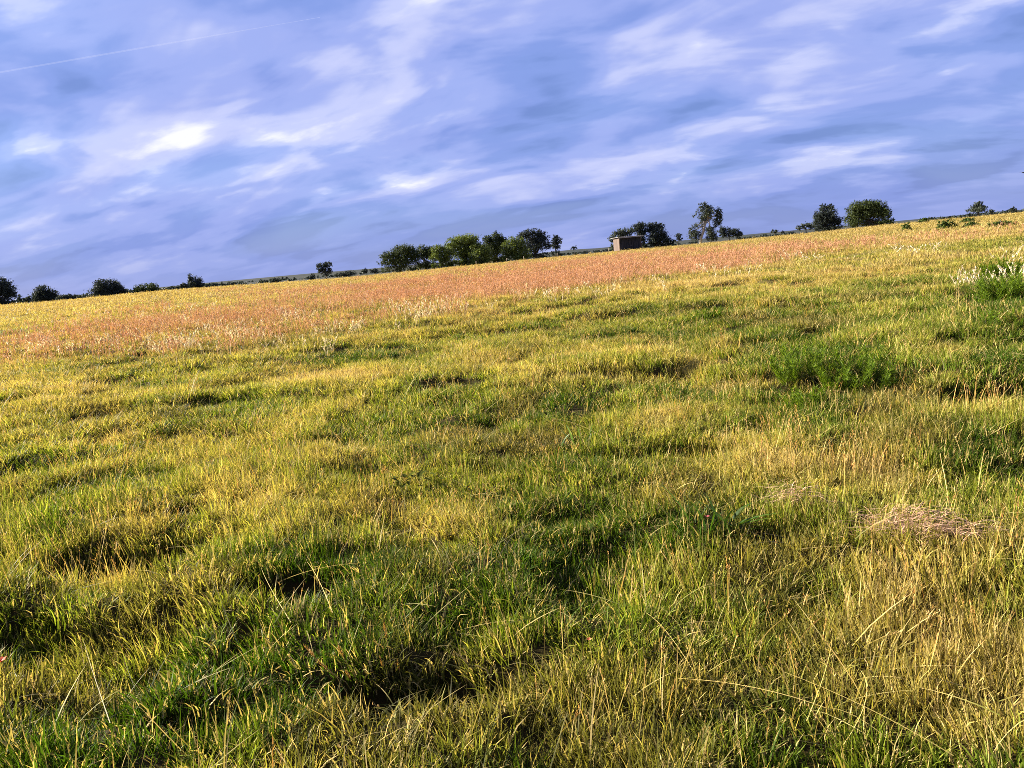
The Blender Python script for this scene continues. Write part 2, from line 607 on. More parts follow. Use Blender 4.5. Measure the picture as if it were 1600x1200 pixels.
# ------------------------------------------------------------------ scatter object: its own points carry copies of its own small clumps
def scatter(name, protos, pts, mat, label, cat):
    """protos: list of (V,F,B); pts: dict with pos, rot, scl, pick, cb, ct"""
    Vs, Fs, Bs, pid = [], [], [], []
    off = 0
    for k, (V, F, B) in enumerate(protos):
        Vs.append(V)
        Bs.append(B)
        pid += [k] * len(V)
        Fs += [tuple(i + off for i in f) for f in F]
        off += len(V)
    N = len(pts['pos'])
    Vall = np.vstack(Vs + [pts['pos']])
    me = bpy.data.meshes.new(name)
    nf = len(Fs)
    lens = np.array([len(f) for f in Fs], dtype=np.int32)
    flat = np.array([i for f in Fs for i in f], dtype=np.int32)
    me.vertices.add(len(Vall))
    me.vertices.foreach_set('co', Vall.astype(np.float32).ravel())
    me.loops.add(len(flat))
    me.loops.foreach_set('vertex_index', flat)
    me.polygons.add(nf)
    me.polygons.foreach_set('loop_start', np.concatenate([[0], np.cumsum(lens)[:-1]]).astype(np.int32))
    me.update(calc_edges=True)
    np_ = off
    z3 = np.zeros((np_, 3))
    set_attr(me, 'bl', 'FLOAT_VECTOR', np.vstack(Bs + [np.zeros((N, 3))]))
    set_attr(me, 'pid', 'INT', np.concatenate([np.array(pid), np.full(N, -1)]))
    set_attr(me, 'pick', 'INT', np.concatenate([np.zeros(np_), pts['pick']]))
    for k in ('rot', 'scl', 'cb', 'ct'):
        set_attr(me, k, 'FLOAT_VECTOR', np.vstack([z3, pts[k]]))
    me.materials.append(mat)
    o = link(bpy.data.objects.new(name, me))
    tag(o, label, cat, kind='stuff')
    ng = bpy.data.node_groups.new(name + '_nodes', 'GeometryNodeTree')
    ng.interface.new_socket('Geometry', in_out='INPUT', socket_type='NodeSocketGeometry')
    ng.interface.new_socket('Geometry', in_out='OUTPUT', socket_type='NodeSocketGeometry')
    N_, L_ = ng.nodes.new, ng.links.new
    gi, go = N_('NodeGroupInput'), N_('NodeGroupOutput')

    def attr(nm, dt):
        nd = N_('GeometryNodeInputNamedAttribute')
        nd.data_type = dt
        nd.inputs['Name'].default_value = nm
        return nd.outputs['Attribute']
    pidn = attr('pid', 'INT')

    def sepr(op, val):
        cp = N_('FunctionNodeCompare')
        cp.data_type = 'INT'
        cp.operation = op
        L_(pidn, cp.inputs[2])
        cp.inputs[3].default_value = val
        sg = N_('GeometryNodeSeparateGeometry')
        sg.domain = 'POINT'
        L_(gi.outputs[0], sg.inputs['Geometry'])
        L_(cp.outputs[0], sg.inputs['Selection'])
        return sg.outputs[0]
    gti = N_('GeometryNodeGeometryToInstance')
    for k in range(len(protos)):
        L_(sepr('EQUAL', k), gti.inputs[0])
    iop = N_('GeometryNodeInstanceOnPoints')
    L_(sepr('LESS_THAN', 0), iop.inputs['Points'])
    L_(gti.outputs[0], iop.inputs['Instance'])
    iop.inputs['Pick Instance'].default_value = True
    L_(attr('pick', 'INT'), iop.inputs['Instance Index'])
    L_(attr('rot', 'FLOAT_VECTOR'), iop.inputs['Rotation'])
    L_(attr('scl', 'FLOAT_VECTOR'), iop.inputs['Scale'])
    L_(iop.outputs[0], go.inputs[0])
    md = o.modifiers.new('scatter', 'NODES')
    md.node_group = ng
    return o


# ------------------------------------------------------------------ colour and height of the sward, by place in the field
def project(x, y, z):
    d = np.stack([x, y, z - CAM_H], -1)
    f = d @ np.array(C_F)
    f = np.where(np.abs(f) < 1e-3, 1e-3, f)
    u = 800 + FPX * (d @ np.array(C_R)) / f
    v = 600 - FPX * (d @ np.array(C_U)) / f
    return np.where(f > 0.3, u, -9999), np.where(f > 0.3, v, 9999)


GREEN = np.array((0.042, 0.076, 0.005))
LUSH = np.array((0.050, 0.105, 0.006))
YGREEN = np.array((0.222, 0.258, 0.028))
GOLD = np.array((0.400, 0.325, 0.072))
STRAW = np.array((0.530, 0.385, 0.165))
RED = np.array((0.455, 0.240, 0.145))
BROWN = np.array((0.230, 0.125, 0.045))
PATCH = [  # px, py, rx, ry, dryness change
    (60, 600, 130, 30, .25), (250, 690, 220, 22, .30), (560, 720, 80, 20, .35), (330, 640, 150, 25, -.15), (150, 590, 150, 18, -.30), (560, 560, 200, 16, -.30),
    (480, 590, 90, 14, .25), (700, 545, 60, 14, .2), (1000, 650, 160, 25, .28), (1200, 720, 150, 35, .32), (690, 830, 110, 28, .38), (1430, 760, 130, 30, .2),
    (60, 830, 110, 40, -.32), (430, 880, 90, 40, -.25), (1060, 830, 120, 40, -.25), (1240, 560, 80, 40, -.3), (1330, 590, 90, 40, -.35), (1560, 470, 90, 45, -.45),
    (1420, 500, 120, 25, -.2), (700, 640, 120, 25, -.15), (880, 640, 120, 40, -.18), (1380, 950, 140, 90, .14), (1500, 1080, 200, 90, .10), (650, 1130, 120, 60, .14),
    (130, 1180, 160, 40, -.2), (60, 990, 60, 30, .3), (300, 930, 140, 60, .10), (1080, 1060, 120, 60, .22), (250, 1060, 120, 60, .08), (840, 1080, 120, 60, .05),
    (1480, 830, 90, 40, .2), (440, 800, 150, 30, .12), (760, 740, 120, 24, -.1), (1100, 490, 80, 20, -.25), (1330, 465, 90, 16, -.15), (560, 420, 0.1, .1, 0),
    (1500, 690, 120, 40, -.12), (900, 760, 110, 30, .1), (1180, 900, 120, 40, .15), (800, 590, 200, 14, .18), (1100, 580, 90, 25, .05), (100, 690, 90, 20, .12)]


def sward(x, y, z):
    """dryness 0..1, redness 0..1, height factor"""
    u, v = project(x, y, z)
    r = np.hypot(x, y)
    n1 = fbm(x, y, .55, 3, 21)
    n2 = fbm(x, y * 1.3, 2.2, 3, 27)
    n3 = fbm(x, y, 7.0, 3, 33)
    below = v - np.interp(u, [p[0] for p in SKYLINE], [p[1] for p in SKYLINE])
    dry = 0.39 + 0.66 * (n1 - .5) + 0.66 * (n2 - .5) + .45 * (n3 - .5)
    dry = dry + 0.06 * sstep(200, 120, below) + 0.20 * sstep(110, 50, below) - 0.03 * sstep(300, 500, below)
    for (px, py, rx, ry, dd) in PATCH:
        q = ((u - px) / rx) ** 2 + ((v - py) / ry) ** 2
        dry = dry + dd * np.exp(-q)
    # the red-tinged band of seeding grass
    cen = np.interp(u, [-300, 0, 200, 400, 600, 800, 1000, 1200, 1400, 1900], [84, 74, 64, 58, 50, 40, 32, 30, 34, 40])
    hw = np.interp(u, [-300, 0, 200, 400, 700, 1000, 1300, 1900], [36, 34, 36, 36, 32, 20, 13, 12])
    edge = (fbm(x, y, 5.0, 3, 51) - .5) * 2.2
    red = np.exp(-(np.abs((below - cen) / hw + edge * .5) ** 2.4))
    red = red * np.interp(u, [-300, 0, 250, 450, 700, 1150, 1350, 1700], [.35, .4, .6, .9, 1.0, .85, .30, .12])
    red = red * np.clip(.62 + 1.4 * (n3 - .5) + .6 * (n1 - .5), 0, 1.1)
    hf = 0.80 + 0.65 * (n2 - .5) + 0.55 * (n1 - .5)
    return np.clip(dry, 0, 1), np.clip(red, 0, 1), np.clip(hf, .45, 1.5), u, v, below


def lerp_cols(stops, t):
    t = np.clip(t, 0, 1)
    xs = [s[0] for s in stops]
    return np.stack([np.interp(t, xs, [s[1][k] for s in stops]) for k in range(3)], -1)


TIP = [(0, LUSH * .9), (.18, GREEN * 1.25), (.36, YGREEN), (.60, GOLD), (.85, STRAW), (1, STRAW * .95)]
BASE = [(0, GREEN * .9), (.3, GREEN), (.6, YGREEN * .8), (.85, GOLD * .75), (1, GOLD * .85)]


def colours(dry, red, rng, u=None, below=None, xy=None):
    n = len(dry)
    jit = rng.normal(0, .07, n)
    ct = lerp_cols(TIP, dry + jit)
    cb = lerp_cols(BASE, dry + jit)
    rw = np.clip(red + rng.normal(0, .22, n) * (red > .05), 0, 1)[:, None]
    ct = ct * (1 - rw) + RED * rw
    cb = cb * (1 - rw * .8) + BROWN * rw * .8
    if below is not None:
        tan = (.88 * sstep(44, 10, below) * np.interp(u, [900, 1600], [1.0, .6]))[:, None]
        ct = ct * (1 - tan) + np.array((.45, .32, .15)) * tan
        cb = cb * (1 - tan) + np.array((.32, .23, .08)) * tan
    if xy is not None:
        # old brown thatch in uneven drifts
        th = (.42 * sstep(.52, .72, fbm(xy[0], xy[1], .8, 3, 71)) * (1 - np.clip(red, 0, 1)))[:, None]
        ct = ct * (1 - th) + np.array((.26, .165, .060)) * th
        cb = cb * (1 - th) + np.array((.13, .085, .03)) * th
    g = rng.uniform(.70, 1.2, n)[:, None]
    return cb * g, ct * g


def wedge_points(r0, r1, dens, rng, half=RAD(47)):
    area = half * (r1 * r1 - r0 * r0)
    n = int(area * dens)
    r = np.sqrt(rng.random(n) * (r1 * r1 - r0 * r0) + r0 * r0)
    a = rng.uniform(-half, half, n)
    return r * np.sin(a), r * np.cos(a)


def make_pts(x, y, nproto, rng, hs=1.0, ws=1.0, tilt=.12, sward_fn=None, sink=0.0):
    z = ground_z(x, y)
    dry, red, hf, u, v, below = sward(x, y, z)
    n = len(x)
    cb, ct = colours(dry, red, rng, u, below, (x, y))
    s = rng.uniform(.75, 1.25, n)
    pd = pit_depth(x, y)
    hf = hf * (1 - .25 * sstep(.05, .14, pd))
    green = sstep(.04, .12, pd)[:, None] * .75
    ct = ct * (1 - green) + GREEN * 1.1 * green
    cb = cb * (1 - green) + GREEN * .8 * green
    # rims of the hollows carry the longer grass
    scl = np.stack([s * ws, s * ws, s * hf * hs], 1)
    rot = np.stack([rng.normal(0, tilt, n), rng.normal(0, tilt, n), rng.uniform(0, 2 * np.pi, n)], 1)
    return dict(pos=np.stack([x, y, z - sink], 1), rot=rot, scl=scl, pick=rng.integers(0, nproto, n), cb=cb, ct=ct), (dry, red, hf, u, v, below)


# near sward
rng = np.random.default_rng(101)
P_NEAR = ([clump(70, .085, .03, .105, 1.05, .0042, .0085, 3, 200 + k, sag=.3) for k in range(8)] + [clump(52, .09, .05, .15, .55, .0034, .0062, 3, 230 + k, sag=.15) for k in range(3)]
          + [clump(46, .09, .03, .09, 1.5, .005, .0095, 3, 250 + k, sag=.55) for k in range(4)])
n0 = int(200 * 13 * 8.0)
x = rng.uniform(-6.5, 6.5, n0)
y = rng.uniform(-1.2, 6.8, n0)
keep = (np.abs(x) < (1.6 + np.clip(y, 0, 99) * .86)) & (np.hypot(x, y) < 7.2)
x, y = x[keep], y[keep]
ex, ey = [], []
for (cx, cy_, lx, ly, dep) in PITS_W:
    if math.hypot(cx, cy_) < 7:
        q = int(600 * 3.2 * lx * ly)
        ex.append(cx + rng.normal(0, .55, q) * lx)
        ey.append(cy_ + rng.normal(0, .55, q) * ly)
x, y = np.concatenate([x] + ex), np.concatenate([y] + ey)
pts, _ = make_pts(x, y, len(P_NEAR), rng, 1.45)
scatter('meadow_grass', P_NEAR, pts, M_GRASS, 'short dense green and golden grass covering the near field', 'grass')

rng = np.random.default_rng(102)
P_MID = [clump(48, .12, .04, .13, .9, .006, .011, 3, 300 + k) for k in range(8)] + [clump(38, .14, .08, .20, .7, .0045, .009, 3, 330 + k, sag=.3) for k in range(3)]
x, y = wedge_points(6.9, 13, 120, rng)
x2, y2 = wedge_points(13, 24, 54, rng)
pts, _ = make_pts(np.concatenate([x, x2]), np.concatenate([y, y2]), len(P_MID), rng, 1.2, np.concatenate([np.full(len(x), 1.0), np.full(len(x2), 1.35)]))
scatter('middle_field_grass', P_MID, pts, M_GRASS, 'green and yellow grass of the middle field', 'grass')

rng = np.random.default_rng(103)
P_FAR = [clump(34, .32, .07, .22, .7, .012, .022, 2, 400 + k) for k in range(6)]
x, y = wedge_points(23.5, 50, 14, rng)
x2, y2 = wedge_points(50, 128, 3.2, rng)
pts, _ = make_pts(np.concatenate([x, x2]), np.concatenate([y, y2]), len(P_FAR), rng, 1.0, np.concatenate([np.full(len(x), 1.0), np.full(len(x2), 2.2)]))
scatter('far_field_grass', P_FAR, pts, M_GRASS, 'golden and reddish grass of the far field up to the skyline', 'grass')

# red-tinged seed stalks of the band
rng = np.random.default_rng(104)
P_RED = [seed_stalks(7, .22, .28, .52, .16, .020, .006, 500 + k, .3) for k in range(5)]
x, y = wedge_points(14, 34, 26, rng)
x2, y2 = wedge_points(34, 80, 7, rng)
x = np.concatenate([x, x2])
y = np.concatenate([y, y2])
wsc = np.where(np.hypot(x, y) > 34, 1.9, 1.0)
pts, (dry, red, hf, u, v, below) = make_pts(x, y, len(P_RED), rng, .95, wsc, .08)
keep = rng.random(len(x)) < np.clip(red * 1.3 - .12, 0, 1)
for k in list(pts):
    pts[k] = pts[k][keep]
nk = len(pts['pos'])
pts['ct'] = np.clip(RED * rng.uniform(.9, 1.2, nk)[:, None] + rng.normal(0, .03, (nk, 1)) * np.array((1, 1, .5)), .02, .9)
pts['cb'] = np.tile(BROWN * 1.1, (nk, 1))
scatter('reddish_seed_grass', P_RED, pts, M_STALK, 'band of reddish pink seeding grass across the far field', 'grass')

# loose straw coloured seed stalks everywhere
rng = np.random.default_rng(105)
P_STK = [seed_stalks(4, .12, .14, .32, .05, .0055, .0026, 600 + k, .4, 7) for k in range(7)]
x, y = wedge_points(1.6, 8, 38, rng)
x2, y2 = wedge_points(8, 24, 9, rng)
x = np.concatenate([x, x2])
y = np.concatenate([y, y2])
r = np.hypot(x, y)
pts, (dry, red, hf, u, v, below) = make_pts(x, y, len(P_STK), rng, 1.0, np.where(r > 8, 1.8, 1.0), .18)
keep = rng.random(len(x)) < np.clip(dry * 1.4 - .1, .05, 1)
for k in list(pts):
    pts[k] = pts[k][keep]
nk = len(pts['pos'])
mixw = rng.random((nk, 1))
pts['ct'] = (STRAW * (1 - mixw) + np.array((.55, .27, .08)) * mixw) * rng.uniform(.8, 1.3, (nk, 1))
pts['cb'] = np.tile(GOLD * .9, (nk, 1))
scatter('straw_seed_stalks', P_STK, pts, M_STALK, 'thin straw coloured seed stalks scattered through the meadow', 'grass')

# long lying dead blades
rng = np.random.default_rng(106)
P_LIE = []
for k in range(6):
    rg = np.random.default_rng(700 + k)
    n = 5
    P_LIE.append(blades(np.stack([rg.normal(0, .05, n), rg.normal(0, .05, n), rg.uniform(0, .03, n)], 1), rg.uniform(0, 6.28, n), rg.uniform(.08, .17, n), rg.uniform(.12, .30, n),
                        rg.uniform(.003, .0055, n), 5, 1.15, rg, sag=rg.uniform(.3, .6)))
x, y = wedge_points(1.6, 8, 16, rng)
x2, y2 = wedge_points(8, 18, 7, rng)
pts, (dry, red, hf, u, v, below) = make_pts(np.concatenate([x, x2]), np.concatenate([y, y2]), len(P_LIE), rng, 1, np.concatenate([np.full(len(x), 1.0), np.full(len(x2), 1.4)]), .25)
pts['ct'] = np.clip(pts['ct'] * .4 + STRAW * .65, 0, .9)
scatter('bent_dead_blades', P_LIE, pts, M_STALK, 'bent and fallen dead grass blades lying over the meadow', 'grass')

# taller upright tufts that break up the sward
rng = np.random.default_rng(109)
P_TUF = [clump(26, .05, .10, .28, .4, .0028, .0055, 4, 760 + k, sag=.1) for k in range(6)]
x, y = wedge_points(1.5, 8, 14, rng)
x2, y2 = wedge_points(8, 22, 4.5, rng)
x = np.concatenate([x, x2])
y = np.concatenate([y, y2])
pts, (dry, red, hf, u, v, below) = make_pts(x, y, len(P_TUF), rng, .9, np.where(np.hypot(x, y) > 8, 1.7, 1.0), .1)
scatter('tall_grass_tufts', P_TUF, pts, M_GRASS, 'taller upright tufts of green and straw grass in the meadow', 'grass')

# pale feathery plumes
rng = np.random.default_rng(107)
P_PLM = [seed_stalks(4, .22, .36, .58, .20, .026, .005, 800 + k, .45, 16) for k in range(6)]
PL = [(380, 520, 30, 10, 16), (300, 540, 26, 10, 12), (255, 545, 22, 8, 8), (660, 490, 20, 8, 12), (460, 492, 26, 8, 12), (205, 535, 30, 9, 9), (545, 515, 40, 9, 10), (640, 500, 30, 9, 8),
      (100, 540, 50, 12, 8), (880, 465, 60, 10, 8), (320, 512, 60, 8, 10), (480, 540, 60, 10, 8), (30, 545, 40, 10, 5), (1140, 425, 60, 8, 8), (1270, 400, 60, 8, 6), (1420, 390, 60, 8, 6),
      (700, 495, 30, 8, 5), (560, 475, 60, 8, 8), (760, 480, 60, 10, 5), (150, 500, 100, 8, 8), (1540, 436, 34, 8, 6), (1575, 402, 26, 5, 5), (1590, 424, 16, 5, 4), (1505, 442, 14, 5, 4), (960, 450, 40, 8, 5), (1040, 448, 20, 6, 3), (330, 480, 90, 8, 8)]
xs, ys = [], []
for px, py, sx, sy, n in PL:
    for _ in range(n):
        p = to_ground(px + rng.normal(0, sx * .5), py + 10 + rng.normal(0, sy * .5), .0)
        # the field climbs towards its crest: find where the ray meets it
        d = ray(px + rng.normal(0, sx * .6), py + 10 + rng.normal(0, sy * .6))
        hx = math.hypot(d.x, d.y)
        rr = np.linspace(4, 94, 400)
        gzv = ground_z(rr * d.x / hx, rr * d.y / hx, False)
        rz = CAM_H + rr * d.z / hx
        i = int(np.argmax(rz < gzv)) if np.any(rz < gzv) else 399
        xs.append(rr[i] * d.x / hx)
        ys.append(rr[i] * d.y / hx)
x = np.array(xs)
y = np.array(ys)
pts, (dry, red, hf, u, v, below) = make_pts(x, y, len(P_PLM), rng, .8, np.clip(np.hypot(x, y) / 18, .8, 2.0), .10)
nk = len(x)
pts['ct'] = np.array((.72, .60, .44)) * rng.uniform(.8, 1.1, (nk, 1))
pts['cb'] = np.tile(STRAW * .9, (nk, 1))
scatter('pale_plume_grass', P_PLM, pts, M_STALK, 'pale cream plumes of seeding grass standing over the reddish band', 'grass')


def hit(px, py, lift=0.0):
    """where the ray of a pixel meets the field"""
    d = ray(px, py)
    hx = math.hypot(d.x, d.y)
    rr = np.concatenate([np.linspace(1.2, 12, 600), np.linspace(12, 94, 700)])
    g = ground_z(rr * d.x / hx, rr * d.y / hx) + lift
    rz = CAM_H + rr * d.z / hx
    ok = rz < g
    i = int(np.argmax(ok)) if ok.any() else len(rr) - 1
    return Vector((rr[i] * d.x / hx, rr[i] * d.y / hx, float(g[i]) - lift))


# ------------------------------------------------------------------ trees
def foliage_material(name, dark, light, transl=.22):
    return blade_material(name, transl=transl, spec=.15, rough=.6, instanced=False, cols=(tuple(dark) + (1,), tuple(light) + (1,)), vary=.7)


def bark_material(name, a, b, scale=3.0):
    mat = bpy.data.materials.new(name)
    mat.use_nodes = True
    t = NT(mat.node_tree)
    bs = mat.node_tree.nodes['Principled BSDF']
    tcn = t.n('ShaderNodeTexCoord')
    mp = t.n('ShaderNodeMapping')
    t.link(tcn.outputs['Object'], mp.inputs[0])
    mp.inputs['Scale'].default_value = (1, 1, .25)
    nn = t.noise(mp.outputs[0], scale, 5, .6)
    t.link(t.mix(t.ramp(nn, .35, .65), a + (1,), b + (1,)), bs.inputs['Base Color'])
    bs.inputs['Roughness'].default_value = .9
    bs.inputs['Specular IOR Level'].default_value = .2
    bmp = t.n('ShaderNodeBump')
    bmp.inputs['Strength'].default_value = .5
    bmp.inputs['Distance'].default_value = .05
    t.link(nn, bmp.inputs['Height'])
    t.link(bmp.outputs[0], bs.inputs['Normal'])
    return mat


M_F = {
    'dark': foliage_material('dark_foliage', (0.014, 0.020, 0.019), (0.050, 0.062, 0.052)),
    'mid': foliage_material('olive_foliage', (0.018, 0.028, 0.010), (0.075, 0.095, 0.024)),
    'green': foliage_material('light_foliage', (0.034, 0.055, 0.012), (0.165, 0.200, 0.040), .3),
    'grey': foliage_material('grey_foliage', (0.022, 0.032, 0.026), (0.085, 0.095, 0.065)),
    'field': foliage_material('field_bush_foliage', (0.024, 0.045, 0.008), (0.085, 0.115, 0.016)),
}
M_BARK = bark_material('dark_bark', (0.05, 0.04, 0.03), (0.12, 0.10, 0.08))
M_PALE = bark_material('pale_bark', (0.26, 0.22, 0.18), (0.42, 0.37, 0.31))


def tube(path, radii, sides=7):
    V, F = [], []
    n = len(path)
    for i, (p, r) in enumerate(zip(path, radii)):
        p = Vector(p)
        d = Vector(path[min(i + 1, n - 1)]) - Vector(path[max(i - 1, 0)])
        if d.length < 1e-6:
            d = Vector((0, 0, 1))
        q = d.to_track_quat('Z', 'Y')
        for k in range(sides):
            a = 2 * math.pi * k / sides
            V.append(p + q @ Vector((math.cos(a) * r, math.sin(a) * r, 0)))
    for i in range(n - 1):
        for k in range(sides):
            F.append((i * sides + k, i * sides + (k + 1) % sides, (i + 1) * sides + (k + 1) % sides, (i + 1) * sides + k))
    F.append(tuple(range((n - 1) * sides, n * sides)))
    F.append(tuple(reversed(range(sides))))
    return V, F


def join_vf(parts):
    V, F = [], []
    for v, f in parts:
        o = len(V)
        V += list(v)
        F += [tuple(i + o for i in q) for q in f]
    return V, F


def leaf_cloud(lobes, leaf, dens, rng):
    """lobes: centre, radii (x,y,z), sparse. Small bent quads through each lobe's volume, thicker toward the outside, gathered in sprays."""
    Vs, Bs, F = [], [], []
    off = 0
    for c, rad, sparse in lobes:
        rad = np.array(rad)
        area = 4 * math.pi * (np.prod(rad) ** (2 / 3))
        n = int(max(14, 3.3 * dens * area / (leaf * leaf) * sparse))
        ns = max(12, n // 10)
        u = rng.normal(size=(ns, 3))
        u /= np.linalg.norm(u, axis=1)[:, None]
        sc = u * (rng.random(ns) ** .42)[:, None] * rad * rng.uniform(.8, 1.1, (ns, 1))
        pick = rng.integers(0, ns, n)
        p = sc[pick] + rng.normal(0, .115, (n, 3)) * rad.mean() + np.array(c)
        nrm = rng.normal(size=(n, 3)) + u[pick] * .7
        nrm /= np.linalg.norm(nrm, axis=1)[:, None]
        t = np.cross(nrm, rng.normal(size=(n, 3)))
        t /= np.linalg.norm(t, axis=1)[:, None]
        b = np.cross(nrm, t)
        s = leaf * rng.uniform(.5, 1.25, (n, 1)) * .5
        q = np.stack([p - t * s - b * s * .5, p + t * s - b * s * .35 + nrm * s * .3, p + t * s * 1.1 + b * s * .5, p - t * s * .9 + b * s * .55 + nrm * s * .25], 1)
        spr = rng.random(ns)[pick]
        B = np.zeros((n, 4, 3))
        B[:, :, 0] = (.65 * spr + .35 * rng.random(n))[:, None]
        B[:, :, 1] = .5
        Vs.append(q.reshape(-1, 3))
        Bs.append(B.reshape(-1, 3))
        F += [(off + 4 * i, off + 4 * i + 1, off + 4 * i + 2, off + 4 * i + 3) for i in range(n)]
        off += 4 * n
    return np.vstack(Vs), F, np.vstack(Bs)


_seed = [900]


def tree(name, label, cat, dist, base_px, lobes, mat='dark', leaf=.30, dens=.75, tw=.18, group=None, trunk_px=None, bark=None, skirt=0.0):
    """lobes (px, py, rx, ry[, sparse]) read off the picture, set at a real distance with a real depth"""
    _seed[0] += 1
    rng = np.random.default_rng(_seed[0])
    b = at(base_px, 400, dist)
    zb = gz(b.x, b.y)
    root = empty(name, (b.x, b.y, zb))
    tag(root, label, cat, group)
    O = Vector((b.x, b.y, zb))
    vdir = Vector((b.x, b.y, 0)).normalized()
    W_ = []
    for L in lobes:
        px, py, rx, ry = L[:4]
        sp = L[4] if len(L) > 4 else 1.0
        k = dist / FPX
        P = at(px, py, dist) + vdir * float(rng.uniform(-.5, .5)) * rx * k - O
        W_.append((tuple(P), (rx * k * (1.26 if dist < 205 else 1.1), max(rx, ry) * k, ry * k * (1.22 if dist < 205 else 1.08)), sp))
    if skirt:
        # low growth round the foot, half lost behind the crest
        sk = float(np.interp(base_px, [p[0] for p in SKYLINE], [p[1] for p in SKYLINE]))
        x0 = min(L[0] - L[2] for L in lobes)
        x1 = max(L[0] + L[2] for L in lobes)
        for q in range(3):
            px = x0 + (x1 - x0) * (.2 + .3 * q)
            P = at(px, sk - 3.5, dist) + vdir * float(rng.uniform(-1, 1)) - O
            W_.append((tuple(P), ((x1 - x0) * .2 * k, 1.2, 5.5 * k), .8 * skirt))
    # radii follow the view direction: turn them into the world
    ang = math.atan2(-vdir.x, vdir.y)
    lob2 = []
    R2 = Matrix.Rotation(ang, 3, 'Z')
    lo = [((R2.inverted() @ Vector(c)), r, sp) for c, r, sp in W_]
    V, F, B = leaf_cloud([(tuple(c), r, sp) for c, r, sp in lo], leaf * .82, dens, rng)
    V = V @ np.array(R2).T
    crown = mesh_obj('crown', V, F, M_F[mat], root, attrs={'bl': ('FLOAT_VECTOR', B)})
    # trunk and limbs
    tops = sorted(W_, key=lambda q: -q[1][0] * q[1][2])
    cx = sum(q[0][0] * q[1][0] for q in W_) / sum(q[1][0] for q in W_)
    cy2 = sum(q[0][1] * q[1][0] for q in W_) / sum(q[1][0] for q in W_)
    zmin = min(q[0][2] - q[1][2] for q in W_)
    zmax = max(q[0][2] + q[1][2] for q in W_)
    fork = Vector((cx * .5, cy2 * .5, max(.35, zmin + (zmax - zmin) * .22)))
    parts = []
    if trunk_px:
        pth = [at(px, py, dist) - O for px, py in trunk_px]
        pth[0] = Vector((pth[0].x, pth[0].y, -.2))
        parts.append(tube(pth, list(np.linspace(tw * 1.15, tw * .55, len(pth))), 8))
        fork = pth[-2]
    else:
        mid = fork * .5 + Vector((rng.normal(0, .08), rng.normal(0, .08), 0))
        parts.append(tube([(0, 0, -.25), (0, 0, .05), mid, fork], [tw * 1.4, tw * 1.1, tw * .9, tw * .75], 8))
    for c, r, sp in tops[:9]:
        c = Vector(c)
        m1 = fork.lerp(c, .5) + Vector((rng.normal(0, .12), rng.normal(0, .12), -.12 * (c - fork).length))
        end = c + Vector((0, 0, r[2] * .5))
        parts.append(tube([fork - Vector((0, 0, .1)), m1, c, end], [tw * .55, tw * .38, tw * .22, tw * .06], 6))
    v, f = join_vf(parts)
    mesh_obj('trunk', v, f, bark or M_BARK, root, smooth=True)
    return root


LT = 'dark trees scattered along the left skyline'
GR = 'trees of the long grove'
tree('broad_tree', 'large dark tree cut off by the left edge of the picture', 'tree', 230, -4, [(-8, 451, 20, 14), (10, 456, 11, 10), (20, 458, 4, 6), (-20, 455, 14, 14), (2, 444, 10, 7)], 'dark', .42, .8, .35, LT, skirt=1.0)
tree('broad_tree', 'dark round tree second from the left edge, low scrub trailing off its right side', 'tree', 250, 70, [(68, 455, 11, 9), (60, 460, 7, 6), (80, 461, 9, 8), (70, 465, 17, 6)], 'dark', .42, .8, .3, LT, skirt=1.0)
tree('broad_tree', 'wide dark domed tree, the broadest on the left skyline', 'tree', 240, 168, [(158, 447, 10, 9), (173, 446, 12, 9), (185, 453, 9, 8), (152, 452, 5, 6), (168, 455, 22, 7)], 'dark', .42, .85, .3, LT, skirt=1.0)
tree('round_bush', 'low rounded dark green bush right of the wide domed tree', 'bush', 235, 228, [(221, 452, 10, 7), (235, 451, 11, 7), (214, 454, 5, 4), (242, 454, 5, 4)], 'mid', .40, .8, .15)
tree('crooked_tree', 'small dark tree with a pointed top leaning to the left', 'tree', 250, 303, [(298, 434, 4, 6), (306, 440, 9, 7), (312, 445, 6, 4), (301, 444, 8, 5)], 'dark', .40, .85, .2, LT, skirt=1.0)
tree('round_bush', 'small dark bush at the left foot of the pointed tree', 'bush', 245, 289, [(289, 446, 6, 5), (284, 448, 4, 3)], 'dark', .38, .8, .1)
tree('split_trunk_tree', 'lone dark blocky tree on bare trunks standing left of the grove', 'tree', 210, 506, [(501, 415, 6, 5), (511, 414, 7, 5), (506, 422, 6, 5), (515, 423, 4, 5), (499, 422, 4, 5), (509, 428, 5, 3, .6)], 'dark', .34, .95, .28, LT)
# the long grove
tree('grove_tree', 'leftmost spreading tree of the grove with ragged open branches', 'tree', 150, 622, [(630, 391, 15, 7), (607, 399, 12, 5, .7), (620, 402, 20, 8), (600, 411, 9, 4, .5), (632, 409, 13, 8), (641, 395, 8, 8), (613, 412, 10, 6, .6), (648, 402, 8, 11)], 'mid', .26, .8, .25, GR, skirt=.6)
tree('grove_tree', 'dark grove tree with sky gaps below its crown beside the leftmost tree', 'tree', 152, 664, [(657, 390, 8, 6, .8), (668, 392, 11, 7), (660, 399, 12, 6), (673, 398, 9, 7), (664, 413, 13, 5, .7)], 'mid', .26, .8, .25, GR, skirt=.6)
tree('grove_tree', 'pale green grove tree between the dark gapped tree and the large domed one', 'tree', 146, 688, [(683, 389, 9, 6), (690, 396, 11, 10), (681, 402, 9, 7), (693, 406, 8, 7, .7), (700, 398, 9, 11)], 'green', .26, .75, .2, GR, skirt=.6)
